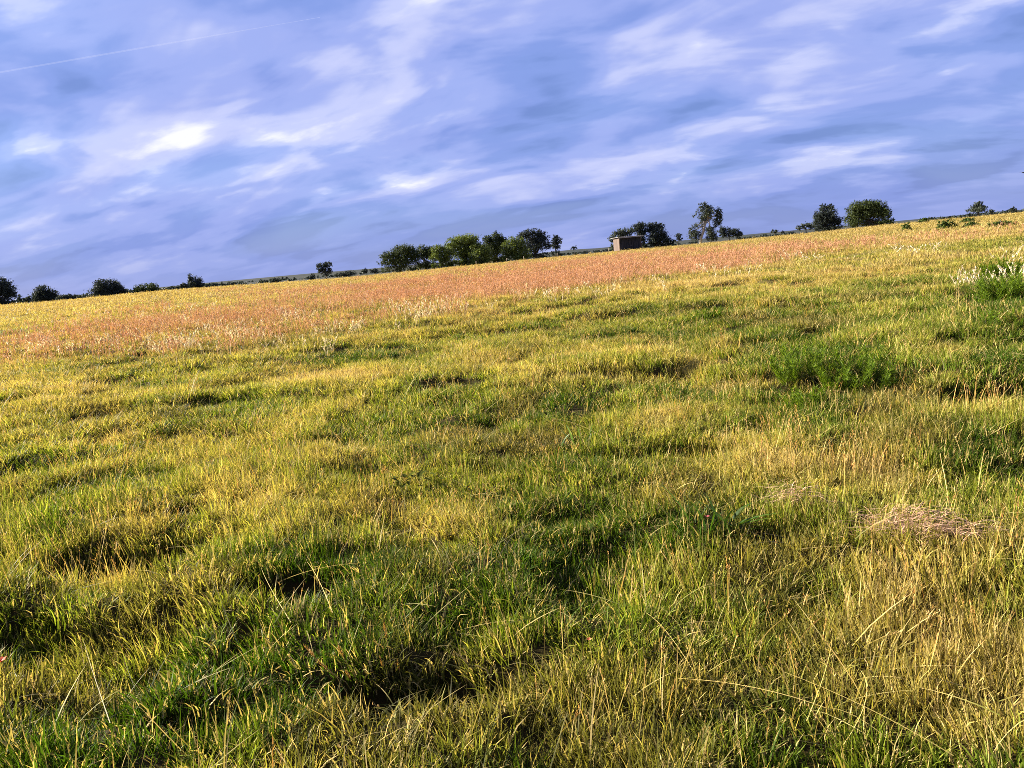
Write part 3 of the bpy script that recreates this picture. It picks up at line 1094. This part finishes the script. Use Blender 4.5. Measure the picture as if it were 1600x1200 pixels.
tree('grove_tree', 'largest domed green tree in the middle of the grove', 'tree', 148, 727, [(711, 381, 15, 9), (728, 374, 17, 6), (738, 382, 13, 10), (720, 391, 20, 9), (730, 402, 15, 8)], 'green', .27, .85, .3, GR, skirt=1.0)
tree('grove_tree', 'yellowish green low tree right of the largest domed tree', 'tree', 145, 746, [(746, 389, 10, 9), (756, 392, 8, 8), (746, 400, 11, 9), (759, 399, 9, 8)], 'green', .26, .8, .2, GR, skirt=1.0)
tree('grove_tree', 'tall dark tree with a pointed crest in the right half of the grove', 'tree', 155, 775, [(763, 375, 8, 6), (776, 371, 8, 7), (785, 378, 7, 7), (772, 384, 17, 9), (772, 395, 14, 9)], 'mid', .27, .95, .3, GR, skirt=1.0)
tree('grove_tree', 'rounded green tree in front of the dark gum at the right end of the grove', 'tree', 147, 812, [(803, 378, 11, 8), (812, 382, 9, 9), (799, 390, 11, 9), (813, 395, 14, 8), (790, 391, 8, 10)], 'green', .26, .8, .25, GR, skirt=1.0)
tree('gum_tree', 'tall navy-dark gum tree rising behind the right end of the grove', 'tree', 190, 838, [(826, 363, 9, 5), (815, 368, 7, 5), (840, 364, 7, 6), (850, 371, 7, 7), (833, 373, 16, 8), (845, 382, 11, 8), (828, 388, 16, 8), (857, 384, 4, 5)], 'dark', .34, .8, .35, skirt=1.0)
tree('gum_tree', 'small narrow dark gum standing alone right of the grove', 'tree', 200, 868, [(868, 371, 5, 4), (865, 378, 5, 5), (873, 377, 5, 5), (868, 385, 7, 4)], 'dark', .33, .85, .2, skirt=1.0)
# behind the shed
tree('gum_tree', 'grey-green tree directly behind the shed roof', 'tree', 185, 975, [(968, 365, 9, 6), (981, 362, 9, 5), (957, 373, 5, 6), (975, 373, 12, 6)], 'grey', .33, .8, .25, 'dark trees behind the shed', skirt=1.0)
tree('gum_tree', 'dark tree rising over the right end of the shed roof', 'tree', 190, 1003, [(1000, 353, 9, 5), (993, 357, 6, 5), (1004, 361, 8, 7), (1000, 370, 7, 8), (1006, 377, 4, 5, .6)], 'dark', .33, .85, .25, 'dark trees behind the shed', skirt=1.0)
tree('gum_tree', 'broad dark tree just right of the shed', 'tree', 190, 1026, [(1020, 353, 8, 5), (1031, 355, 7, 5), (1018, 361, 7, 7), (1028, 364, 11, 8), (1037, 372, 9, 6), (1022, 373, 12, 7), (1043, 376, 5, 4)], 'dark', .33, .85, .3, 'dark trees behind the shed', skirt=1.0)
tree('small_tree', 'tiny dark tree between the shed trees and the pale trunked tree', 'tree', 200, 1061, [(1060, 368, 5, 3), (1062, 373, 4, 3), (1054, 377, 3, 2)], 'dark', .30, .8, .12)
tree('pale_trunk_tree', 'tall wispy grey-green tree with a bare pale trunk, tallest on the skyline', 'tree', 165, 1094,
     [(1099, 322, 6, 5, .8), (1108, 324, 5, 4), (1105, 331, 10, 7), (1092, 331, 5, 5, .5), (1084, 338, 3, 2, .6), (1122, 332, 6, 6), (1124, 341, 5, 7), (1119, 349, 5, 6), (1101, 341, 9, 6),
      (1090, 352, 7, 5, .45), (1082, 362, 6, 7, .7), (1087, 368, 9, 7), (1110, 363, 7, 9), (1113, 371, 8, 5)], 'grey', .27, .75, .30, None,
     [(1094, 379), (1095, 371), (1099, 362), (1101, 352), (1106, 340), (1108, 330)], M_PALE)
tree('round_bush', 'dark humped bush right of the pale trunked tree', 'bush', 175, 1140, [(1128, 360, 6, 6), (1130, 367, 6, 4), (1145, 363, 10, 6), (1153, 366, 6, 4)], 'dark', .32, .9, .15)
tree('upright_tree', 'tall dark tree with a jagged top left of the round green tree', 'tree', 160, 1291, [(1286, 325, 5, 5), (1296, 324, 5, 5), (1283, 335, 8, 8), (1298, 335, 8, 9), (1308, 345, 7, 6), (1290, 346, 15, 8), (1280, 344, 8, 7)], 'dark', .28, .95, .3, skirt=1.0)
tree('round_bush', 'low grey-green bush at the left foot of the jagged topped tree', 'bush', 155, 1262, [(1262, 353, 9, 4), (1249, 356, 5, 3)], 'grey', .28, .8, .1)
tree('round_tree', 'wide round dark green tree on the right skyline', 'tree', 150, 1360, [(1355, 321, 15, 6), (1338, 327, 11, 8), (1372, 327, 12, 9), (1382, 336, 7, 8), (1355, 334, 21, 11), (1336, 340, 11, 6), (1331, 345, 9, 3, .7), (1388, 346, 8, 2, .6)], 'mid', .27, .95, .3, skirt=1.0)
tree('hazy_tree', 'small grey-green conical tree alone near the right end of the skyline', 'tree', 210, 1527, [(1529, 319, 6, 4), (1522, 325, 6, 4), (1534, 325, 6, 4), (1528, 328, 12, 3)], 'grey', .33, .85, .2)

# single bushes on the skyline
SB = [(30, 466, 3, 5, 'upright dark shrub just right of the tree cut off by the left edge'), (44, 467, 5, 4, 'dark shrub between the upright shrub and the round tree on the left'),
      (104, 464, 14, 4, 'long low dark thicket right of the second tree from the left edge'), (332, 446, 4, 3, 'tiny dark bush right of the pointed leaning tree'), (361, 443, 6, 3, 'dark skyline bush halfway between the leaning tree and the lone blocky tree'),
      (430, 438, 7, 4, 'dark low bush left of the lone blocky tree'), (487, 433, 6, 5, 'round dark bush touching the left side of the lone blocky tree'), (540, 428, 16, 4, 'long dark scrub patch right of the lone blocky tree'),
      (570, 423, 6, 4, 'small dark bush just before the grove begins'), (585, 423, 7, 4, 'low dark bush at the left foot of the grove'), (897, 387, 5, 3, 'small dark bush right of the narrow lone gum'),
      (1051, 378, 4, 3, 'tiny bush left of the tiny dark tree near the shed trees'), (1211, 361, 5, 3, 'tiny grey bush on the skyline between the humped bush and the jagged tree'),
      (1223, 362, 2, 2, 'smallest dark dot of a bush left of the jagged topped tree'), (1548, 330, 5, 2, 'low grey bush just right of the conical tree'), (1583, 327, 5, 3, 'low grey bush near the right edge of the skyline')]
for px, py, rx, ry, lab in SB:
    tree('skyline_bush', lab, 'bush', 240 if px < 900 else 190, px, [(px - rx * .35, py + 1, rx * .7, ry * .8), (px + rx * .3, py, rx * .65, ry)], 'dark' if px < 1200 else 'grey', .36, .8, .06, 'single bushes on the skyline')
# bushes standing in the field below the skyline
FB = [(1416, 355, 6, 6, 'small bright green bush in the field below the round tree'), (1479, 352, 12, 7, 'dark green rounded bush in the field left of the conical tree'), (1512, 345, 9, 4, 'dark low bush in the field just below the conical tree'),
      (1516, 351, 11, 4, 'lower flat bush in the field below the conical tree'), (1562, 350, 15, 4, 'long flat green bush in the field near the right edge'), (1443, 344, 6, 3, 'faint low bush on the crest above the small bright green bush')]
for px, py, rx, ry, lab in FB:
    hp = hit(px, py + ry * .9)
    tree('field_bush', lab, 'bush', min(90.0, math.hypot(hp.x, hp.y)), px, [(px - rx * .4, py + 1, rx * .6, ry * .85), (px + rx * .3, py, rx * .65, ry), (px, py + ry * .6, rx * .9, ry * .5)], 'field', .13, .8, .03, 'bushes in the upper field')

# ------------------------------------------------------------------ far scrub, one mass
def far_scrub():
    rng = np.random.default_rng(77)
    lob = []
    rng_px = [(-150, 610, 5.0), (610, 965, 4.5), (1045, 1090, 3.0), (1150, 1240, 2.0), (1440, 1760, 2.5)]
    for a, b, h in rng_px:
        for px in np.arange(a, b, 2.2):
            if rng.random() < .06:
                continue
            D = rng.uniform(330, 620)
            sk = np.interp(px, [p[0] for p in SKYLINE], [p[1] for p in SKYLINE])
            hh = h * rng.uniform(.35, 1.25) * (0.55 + .9 * float(fbm(np.array([px]), np.array([3.0]), 38, 2, 5)[0]))
            k = D / FPX
            c = at(px, sk + 1.0 - hh * .4, D)
            lob.append((tuple(c), (rng.uniform(2, 5) * k, 3.0, max(.8, hh * .6 * k)), 1.0))
    V, F, B = leaf_cloud(lob, 1.0, .55, rng)
    o = mesh_obj('distant_scrub', V, F, M_F['dark'], attrs={'bl': ('FLOAT_VECTOR', B)})
    tag(o, 'dark line of distant scrub along the horizon', 'scrub', kind='stuff')


far_scrub()

# ------------------------------------------------------------------ shed
def simple_mat(name, a, b, scale=4.0, rough=.85, stretch=(1, 1, .15)):
    mat = bark_material(name, a, b, scale)
    mat.node_tree.nodes['Principled BSDF'].inputs['Roughness'].default_value = rough
    for nd in mat.node_tree.nodes:
        if nd.type == 'MAPPING':
            nd.inputs['Scale'].default_value = stretch
    return mat


def box(x0, x1, y0, y1, z0, z1):
    v = [(x0, y0, z0), (x1, y0, z0), (x1, y1, z0), (x0, y1, z0), (x0, y0, z1), (x1, y0, z1), (x1, y1, z1), (x0, y1, z1)]
    f = [(0, 3, 2, 1), (4, 5, 6, 7), (0, 1, 5, 4), (1, 2, 6, 5), (2, 3, 7, 6), (3, 0, 4, 7)]
    return v, f


def build_shed():
    D = 122.0
    c = at(968, 389, D)
    zg = gz(c.x, c.y)
    top = at(968, 372, D).z
    H = top - zg
    Wd = 3.75
    Dp = 2.2
    A = math.atan2(c.x, c.y)
    root = empty('field_shed', (c.x, c.y, zg), -A + RAD(24))
    tag(root, 'small flat-roofed shed with pale pink end wall and dark front on the skyline', 'shed')
    pale = simple_mat('pale_pink_plaster', (.085, .060, .048), (.125, .088, .072), 3)
    darkw = simple_mat('shade_dark_boards', (.012, .012, .016), (.03, .028, .034), 6)  # dark wood, with the front's shade put into its colour
    roofm = simple_mat('roof_sheet', (.20, .19, .19), (.28, .26, .25), 2, .6, (1, 1, 1))
    fr = simple_mat('weathered_timber', (.20, .13, .08), (.30, .21, .14), 6)
    # local x along the front to the right, y away from the camera
    mesh_obj('end_wall', *box(0, .15, 0.0, Dp, -.3, H), pale, root)
    mesh_obj('end_wall', *box(Wd - .15, Wd, 0.0, Dp, -.3, H), pale, root)
    mesh_obj('back_wall', *box(.15, Wd - .15, Dp - .12, Dp, -.3, H), pale, root)
    for i in range(12):                            # upright boards of the front, shade put into their colour, a doorway left open
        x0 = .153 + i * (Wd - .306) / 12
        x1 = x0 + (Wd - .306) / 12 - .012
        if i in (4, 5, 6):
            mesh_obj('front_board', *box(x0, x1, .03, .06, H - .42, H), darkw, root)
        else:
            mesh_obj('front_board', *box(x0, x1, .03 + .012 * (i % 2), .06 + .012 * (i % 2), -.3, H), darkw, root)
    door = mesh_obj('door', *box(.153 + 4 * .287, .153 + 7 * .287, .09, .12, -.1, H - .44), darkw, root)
    mesh_obj('door_handle', *box(2.0, 2.04, .06, .09, 1.0, 1.14), roofm, door)
    mesh_obj('corner_post', *box(-.03, .09, -.05, .0 - .003, -.3, H), fr, root)
    # corrugated roof sheet
    V, F = [], []
    n = 60
    for i in range(n + 1):
        xx = -.35 + (Wd + .7) * i / n
        zz = H + .05 + .018 * math.sin(i * 2 * math.pi / 4)
        for yy, dz in ((-.45, .06), (Dp + .25, -.02)):
            V.append((xx, yy, zz + dz))
            V.append((xx, yy, zz + dz + .045))
    for i in range(n):
        a = i * 4
        b = a + 4
        F += [(a + 1, b + 1, b + 3, a + 3), (a, a + 2, b + 2, b), (a, b, b + 1, a + 1), (a + 2, a + 3, b + 3, b + 2)]
    F += [(0, 1, 3, 2), (n * 4, n * 4 + 2, n * 4 + 3, n * 4 + 1)]
    mesh_obj('roof', V, F, roofm, root)
    mesh_obj('fascia', *box(-.33, Wd + .33, -.43, -.40, H - .04, H + .085), roofm, root)


build_shed()

M_POST = simple_mat('post_timber', (.20, .16, .12), (.30, .25, .19), 6)
for px, lab in ((818, 'pale fence post before the right end of the grove'), (791, 'pale fence post before the tall dark pointed grove tree'), (743, 'pale fence post before the yellowish green grove tree'),
                (871, 'pale fence post below the narrow lone gum'), (952, 'pale fence post just left of the shed')):
    b = at(px, 400, 98)
    z = gz(b.x, b.y)
    v, f = tube([(0, 0, -.2), (0.0, 0, .4), (.02, 0, .60), (.02, 0, .62)], [.06, .055, .05, .03], 8)
    o = mesh_obj('fence_post', v, f, M_POST)
    o.location = (b.x, b.y, z)
    tag(o, lab, 'fence post', 'fence posts along the crest')

# ------------------------------------------------------------------ plants in the meadow
M_SHRUB = blade_material('fresh_green_leaves', transl=.45, spec=.2, instanced=False, cols=((0.056, 0.105, 0.005, 1), (0.155, 0.225, 0.014, 1)))
M_STRAP = blade_material('strap_leaves', transl=.35, spec=.15, rough=.4, instanced=False, cols=((0.018, 0.050, 0.006, 1), (0.07, 0.13, 0.012, 1)))
M_STRAWB = blade_material('dry_straw', transl=.2, spec=.25, instanced=False, cols=((0.34, 0.18, 0.11, 1), (0.62, 0.39, 0.25, 1)))
M_WEED = blade_material('weed_leaves', transl=.35, spec=.05, rough=.6, instanced=False, cols=((0.040, 0.052, 0.006, 1), (0.11, 0.12, 0.014, 1)))
M_FOX = blade_material('foxtail_heads', transl=.3, spec=.2, instanced=False, cols=((0.32, 0.17, 0.045, 1), (0.50, 0.30, 0.09, 1)))
M_STEM = blade_material('green_stems', transl=.2, spec=.3, instanced=False, cols=((0.20, 0.17, 0.03, 1), (0.46, 0.34, 0.10, 1)))


def green_shrub(px, py, wpx, hpx, lab):
    _seed[0] += 1
    rng = np.random.default_rng(_seed[0])
    p = hit(px, py)
    dist = math.hypot(p.x, p.y)
    R = wpx / FPX * dist * .5
    H = hpx / FPX * dist
    root = empty('green_shrub', p)
    tag(root, lab, 'shrub', 'fresh green shrubs in the meadow')
    ns = max(14, int(26 * R / .25))
    th = rng.uniform(0, 2 * np.pi, ns)
    rr = R * .75 * np.sqrt(rng.random(ns))
    rt = np.stack([rr * np.cos(th), rr * np.sin(th) * .7, np.full(ns, -.03)], 1)
    zg = ground_z(rt[:, 0] + p.x, rt[:, 1] + p.y) - p.z
    rt[:, 2] += zg
    hh = H * rng.uniform(.6, 1.05, ns) * (1 - .35 * (rr / R) ** 2)
    ln = rng.uniform(.1, .4, ns) * H
    azm = th + rng.normal(0, .5, ns)
    sv, sf, sb = blades(rt, azm, hh, ln, np.full(ns, .007), 4, 1.6, rng)
    mesh_obj('stem', sv, sf, M_SHRUB, root, attrs={'bl': ('FLOAT_VECTOR', sb)})
    nl = 110
    L = []
    for i in range(ns):
        t = rng.uniform(.12, 1.0, nl)
        d = np.array((math.cos(azm[i]), math.sin(azm[i]), 0))
        c = rt[i] + d * (ln[i] * t ** 1.6)[:, None]
        c[:, 2] += hh[i] * t
        sz = rng.uniform(.05, .11, nl) * (H / .4) * (1.1 - .5 * t)
        L.append(blades(c, rng.uniform(0, 6.28, nl), sz * rng.uniform(.3, 1, nl), sz * .7, rng.uniform(.004, .008, nl) * max(1, dist / 9), 2, 1.2, rng))
    v, f, b = cat_parts(L)
    mesh_obj('foliage', v, f, M_SHRUB, root, attrs={'bl': ('FLOAT_VECTOR', b)})


green_shrub(1250, 596, 84, 66, 'tallest bright green feathery shrub, upper left of the shrub group at right')
green_shrub(1340, 604, 125, 58, 'wide bright green feathery shrub with a dark shadow on its right')
green_shrub(1258, 640, 64, 42, 'small darker green shrub below the tallest feathery shrub')
green_shrub(1568, 432, 70, 24, 'far green shrub by the right edge below the upper cream plumes')
green_shrub(1575, 475, 100, 42, 'green shrub by the right edge below the lower cream plumes')
green_shrub(1580, 518, 90, 30, 'low green shrub by the right edge, nearest of those by the plumes')
green_shrub(1105, 505, 60, 20, 'low green tuft in the middle field above the feathery shrubs, to their left')


def strap_plant(px, py, n, lmin, lmax, wd, lab):
    _seed[0] += 1
    rng = np.random.default_rng(_seed[0])
    p = hit(px, py)
    root = empty('strap_leaf_plant', p)
    tag(root, lab, 'plant')
    for i in range(n):
        L = rng.uniform(lmin, lmax)
        up = rng.uniform(.35, .9)
        v, f, b = blades(np.array([[rng.normal(0, .05), rng.normal(0, .04), -.02]]), np.array([rng.uniform(0, 6.28)]), np.array([L * up]), np.array([L * (1.15 - up)]), np.array([wd * rng.uniform(.8, 1.2)]), 6, 1.5, rng, taper=.6, sag=float(rng.uniform(.1, .5)))
        mesh_obj('leaf', v, f, M_STRAP, root, attrs={'bl': ('FLOAT_VECTOR', b)})


strap_plant(1120, 835, 26, .22, .46, .017, 'dark green clump of long arching strap leaves beside the small straw heap')
strap_plant(905, 700, 12, .2, .4, .015, 'green plant with a few broad pale-edged leaves in the middle of the meadow')
strap_plant(1400, 830, 5, .15, .28, .012, 'small clump of narrow green leaves at the left edge of the pink straw heap')


def weed(px, py, R, n, lab):
    _seed[0] += 1
    rng = np.random.default_rng(_seed[0])
    p = hit(px, py)
    root = empty('broadleaf_weed', p)
    tag(root, lab, 'weed')
    for i in range(n):
        a = rng.uniform(0, 6.28)
        rr = R * math.sqrt(rng.random())
        s = rng.uniform(.022, .04)
        h = rng.uniform(.07, .17)
        tilt = rng.uniform(-.5, .7)
        V = []
        q = Quaternion((0, 0, 1), rng.uniform(0, 6.28)) @ Quaternion((1, 0, 0), tilt)
        for (lx, ly, lz) in ((0, 0, 0), (-.45, .5, .1), (0, .55, -.02), (.45, .5, .1), (-.35, 1.1, .05), (0, 1.15, -.03), (.35, 1.1, .05), (0, 1.7, -.1)):
            V.append(q @ Vector((lx * s, ly * s, lz * s)) + Vector((rr * math.cos(a), rr * math.sin(a), h)))
        F = [(0, 2, 1), (0, 3, 2), (1, 2, 5, 4), (2, 3, 6, 5), (4, 5, 7), (5, 6, 7)]
        mesh_obj('leaf', V, F, M_WEED, root, attrs={'bl': ('FLOAT_VECTOR', np.tile([[rng.random(), .5, 0]], (8, 1)))})


weed(655, 775, .17, 46, 'dark weed with small rounded glossy leaves left of the field centre')
weed(880, 672, .16, 34, 'low dark leafy weed left of the broad-leaved green plant')


def straw_heap(px, py, wx, wy, hgt, n, lab):
    _seed[0] += 1
    rng = np.random.default_rng(_seed[0])
    p = hit(px, py)
    k = rng.integers(0, 4, n)                       # a few overlapping sheaves, not one round pile
    ox = np.array([-.55, .1, .65, -.1])[k] * wx
    oy = np.array([.35, -.1, -.5, .5])[k] * wy
    x = ox + rng.normal(0, wx * .28, n)
    y = oy + rng.normal(0, wy * .30, n)
    fall = np.exp(-(x / wx) ** 2 - (y / wy) ** 2)
    z = ground_z(x + p.x, y + p.y) - p.z + rng.uniform(.0, .075, n) + rng.uniform(.2, 1, n) * hgt * fall
    az_ = np.array([-.9, -.2, -.6, .5])[k] + rng.normal(0, .55, n) + np.where(rng.random(n) < .5, math.pi, 0)
    v, f, b = blades(np.stack([x, y, z], 1), az_, rng.uniform(.01, .15, n), rng.uniform(.04, .20, n), rng.uniform(.0018, .0042, n), 4, 1.25, rng, taper=.3, sag=.9)
    b[:, 2] = 0
    o = mesh_obj('straw_heap', v, f, M_STRAWB, attrs={'bl': ('FLOAT_VECTOR', b)})
    o.location = p
    tag(o, lab, 'straw')


straw_heap(1440, 845, .25, .17, .06, 430, 'flattened heap of pinkish dry straw in the grass at right')
straw_heap(1245, 800, .10, .07, .08, 120, 'small brownish tuft of dead straw over a dark hollow')


def foxtail(px, py, tipx, tipy, lab):
    _seed[0] += 1
    rng = np.random.default_rng(_seed[0])
    p = hit(px, py)
    d = math.hypot(p.x, p.y)
    tip = at(tipx, tipy, d * 1.0) - p
    root = empty('foxtail_stalk', p)
    tag(root, lab, 'grass stalk', 'foxtail stalks over the dark hollow')
    tip = Vector(tip)
    b0 = tip * .80
    v, f = tube([Vector((0, 0, -.03)), tip * .4 + Vector((0, 0, .02)), b0], [.0018, .0015, .0012], 5)
    mesh_obj('stem', v, f, M_STEM, root, attrs={'bl': ('FLOAT_VECTOR', np.tile([[.6, .8, 0]], (len(v), 1)))})
    n = 110
    t = rng.random(n)
    c = np.array(b0)[None] + np.array(tip - b0)[None] * t[:, None]
    L = .007 * np.sin(np.pi * (t * .85 + .1))
    V, F, B = blades(c, rng.uniform(0, 6.28, n), rng.uniform(.004, .016, n), L, np.full(n, .0016), 2, 1, rng)
    B[:, 2] = 0
    mesh_obj('seed_head', V, F, M_FOX, root, attrs={'bl': ('FLOAT_VECTOR', B)})


for a in ((560, 1110, 475, 1010, 'orange foxtail stalk leftmost of the cluster, tilted left'), (570, 1100, 497, 1035, 'orange foxtail stalk tilted left, second from the left'), (575, 1115, 528, 1010, 'orange foxtail stalk third from the left with its head held high'),
          (580, 1120, 540, 1050, 'orange foxtail stalk with a low drooping head in the cluster middle'), (622, 1110, 600, 975, 'tallest orange foxtail stalk rising upright over the black hollow'), (625, 1120, 594, 1030, 'short upright foxtail stalk left below the tallest one'),
          (640, 1120, 621, 1035, 'short upright foxtail stalk right below the tallest one')):
    foxtail(*a)

# long single dry stems that cross the near grass
def long_stems():
    rng = np.random.default_rng(33)
    parts = []
    segs = [((1060, 1062), (1300, 1110), .10), ((1225, 1052), (1490, 1185), .12), ((1300, 1110), (1420, 1190), .08), ((130, 1000), (172, 1130), .1), ((1030, 950), (1085, 1040), .1),
            ((1385, 560), (1440, 650), .1), ((1420, 620), (1475, 690), .1), ((870, 655), (950, 690), .12), ((360, 1020), (325, 900), .12), ((1010, 960), (1095, 1070), .08), ((1130, 870), (1230, 850), .16), ((1300, 1000), (1260, 1130), .1),
            ((1345, 1050), (1318, 1170), .1), ((560, 880), (430, 920), .14), ((410, 900), (455, 975), .1), ((480, 880), (520, 960), .1), ((1195, 780), (1300, 775), .15), ((0, 1050), (110, 1046), .12)]
    for (a, b, lift) in segs:
        p = hit(*a, lift)
        q = hit(*b, lift * .5)
        p.z += lift
        q.z += lift * .5
        mid = (p + q) / 2 + Vector((rng.normal(0, .04), rng.normal(0, .03), .05))
        side = (q - p).cross(Vector((0, 0, 1))).normalized() * .0009
        up = Vector((0, 0, .0009))
        V, F = [], []
        N = 9
        for i in range(N):
            t = i / (N - 1)
            c = p * (1 - t) ** 2 + mid * 2 * t * (1 - t) + q * t * t
            k = .5 + .8 * t
            V += [c - side * k - up * k, c + side * k, c - side * k + up * k]
            if i:
                o = (i - 1) * 3
                for e in range(3):
                    F.append((o + e, o + (e + 1) % 3, o + 3 + (e + 1) % 3, o + 3 + e))
        B = np.tile([[rng.random(), .8, 0]], (len(V), 1))
        parts.append((np.array([tuple(v) for v in V]), F, B))
    v, f, b = cat_parts(parts)
    o = mesh_obj('long_dry_stems', v, f, M_STEM, attrs={'bl': ('FLOAT_VECTOR', b)})
    tag(o, 'long pale dry stems leaning across the near grass', 'grass', kind='stuff')


long_stems()


def flower(px, py, size, cols, lab, lift):
    _seed[0] += 1
    rng = np.random.default_rng(_seed[0])
    p = hit(px, py, lift)
    mt = blade_material('petal_' + lab.split()[0], transl=.3, spec=.2, instanced=False, cols=(cols[0] + (1,), cols[1] + (1,)))
    root = empty('wild_flower', p)
    tag(root, lab, 'flower')
    v, f = tube([(0, 0, -.02), (.004, 0, lift * .6), (0, 0, lift)], [.0016, .0014, .0012], 5)
    mesh_obj('stem', v, f, M_STEM, root, attrs={'bl': ('FLOAT_VECTOR', np.tile([[.5, .5, 0]], (len(v), 1)))})
    for i in range(6):
        a = i * math.pi / 3 + rng.uniform(-.2, .2)
        v, f, b = blades(np.array([[0, 0, lift]]), np.array([a]), np.array([size * .5]), np.array([size * .8]), np.array([size * .5]), 3, 1.1, rng, taper=.5, sag=.3, faceaz=np.array([a + math.pi / 2]))
        b[:, 2] = 0
        mesh_obj('petal', v, f, mt, root, attrs={'bl': ('FLOAT_VECTOR', b)})


flower(1105, 812, .016, ((.45, .08, .08), (.55, .15, .14)), 'tiny pink flower among the dark strap leaves', .16)
flower(2, 1036, .030, ((.50, .03, .01), (.60, .12, .01)), 'orange-red flower at the left edge of the near grass', .14)
flower(921, 1005, .014, ((.70, .12, .05), (.8, .25, .1)), 'tiny red flower in the near grass right of the black hollow', .15)

# ------------------------------------------------------------------ bird and vapour trail
def bird():
    p = at(1600, 270, 70)
    body = tube([(-.16, 0, 0), (-.10, 0, .01), (0, 0, .015), (.09, 0, .01), (.15, 0, .02), (.19, 0, .015)], [.008, .030, .045, .036, .024, .005], 8)
    mt = simple_mat('dark_plumage', (.012, .012, .016), (.03, .03, .035), 8)
    root = empty('flying_bird', p, RAD(200))
    tag(root, 'tiny dark bird in the sky at the right edge', 'bird')
    mesh_obj('body', *body, mt, root, smooth=True)
    for s in (-1, 1):
        pts = [(.07, .03, .02), (.05, .16, .09), (-.02, .31, .11), (-.07, .40, .09), (-.07, .26, .10), (-.08, .13, .07), (-.06, .03, .02)]
        V = [(x_, y_ * s, z_) for x_, y_, z_ in pts] + [(x_, y_ * s, z_ - .008) for x_, y_, z_ in pts]
        n = len(pts)
        F = [tuple(range(n)), tuple(reversed(range(n, 2 * n)))] + [(i, (i + 1) % n, n + (i + 1) % n, n + i) for i in range(n)]
        mesh_obj('wing', V, F, mt, root)
    mesh_obj('tail', [(-.14, -.015, .005), (-.14, .015, .005), (-.27, .05, .01), (-.27, -.05, .01), (-.14, 0, -.005), (-.27, 0, -.002)], [(0, 1, 2, 3), (0, 4, 1), (0, 3, 5, 4), (1, 4, 5, 2), (2, 5, 3)], mt, root)


bird()


def contrail():
    ALT = 2600.0

    def on(px, py):
        d = ray(px, py)
        return CAM + d * (ALT / d.z)
    a, b = on(-140, 137), on(500, 27)
    mt = bpy.data.materials.new('thin_vapour')
    mt.use_nodes = True
    t = NT(mt.node_tree)
    mt.node_tree.nodes.clear()
    df = t.n('ShaderNodeBsdfDiffuse')
    df.inputs[0].default_value = (.8, .8, .8, 1)
    tl = t.n('ShaderNodeBsdfTranslucent')
    tl.inputs[0].default_value = (.8, .8, .8, 1)
    mx = t.n('ShaderNodeMixShader')
    t.link(df.outputs[0], mx.inputs[1])
    t.link(tl.outputs[0], mx.inputs[2])
    tp = t.n('ShaderNodeBsdfTransparent')
    m2 = t.n('ShaderNodeMixShader')
    m2.inputs[0].default_value = .085
    t.link(tp.outputs[0], m2.inputs[1])
    t.link(mx.outputs[0], m2.inputs[2])
    out = t.n('ShaderNodeOutputMaterial')
    t.link(m2.outputs[0], out.inputs[0])
    n = 14
    path = [a.lerp(b, i / (n - 1)) - a for i in range(n)]
    rad = [8.0 * min(1, 2.2 * (1 - i / (n - 1)) + .12) for i in range(n)]
    v, f = tube(path, rad, 8)
    o = mesh_obj('vapour_trail', v, f, mt, smooth=True)
    o.location = a
    tag(o, 'thin straight white vapour trail crossing the upper left sky', 'vapour trail')


contrail()
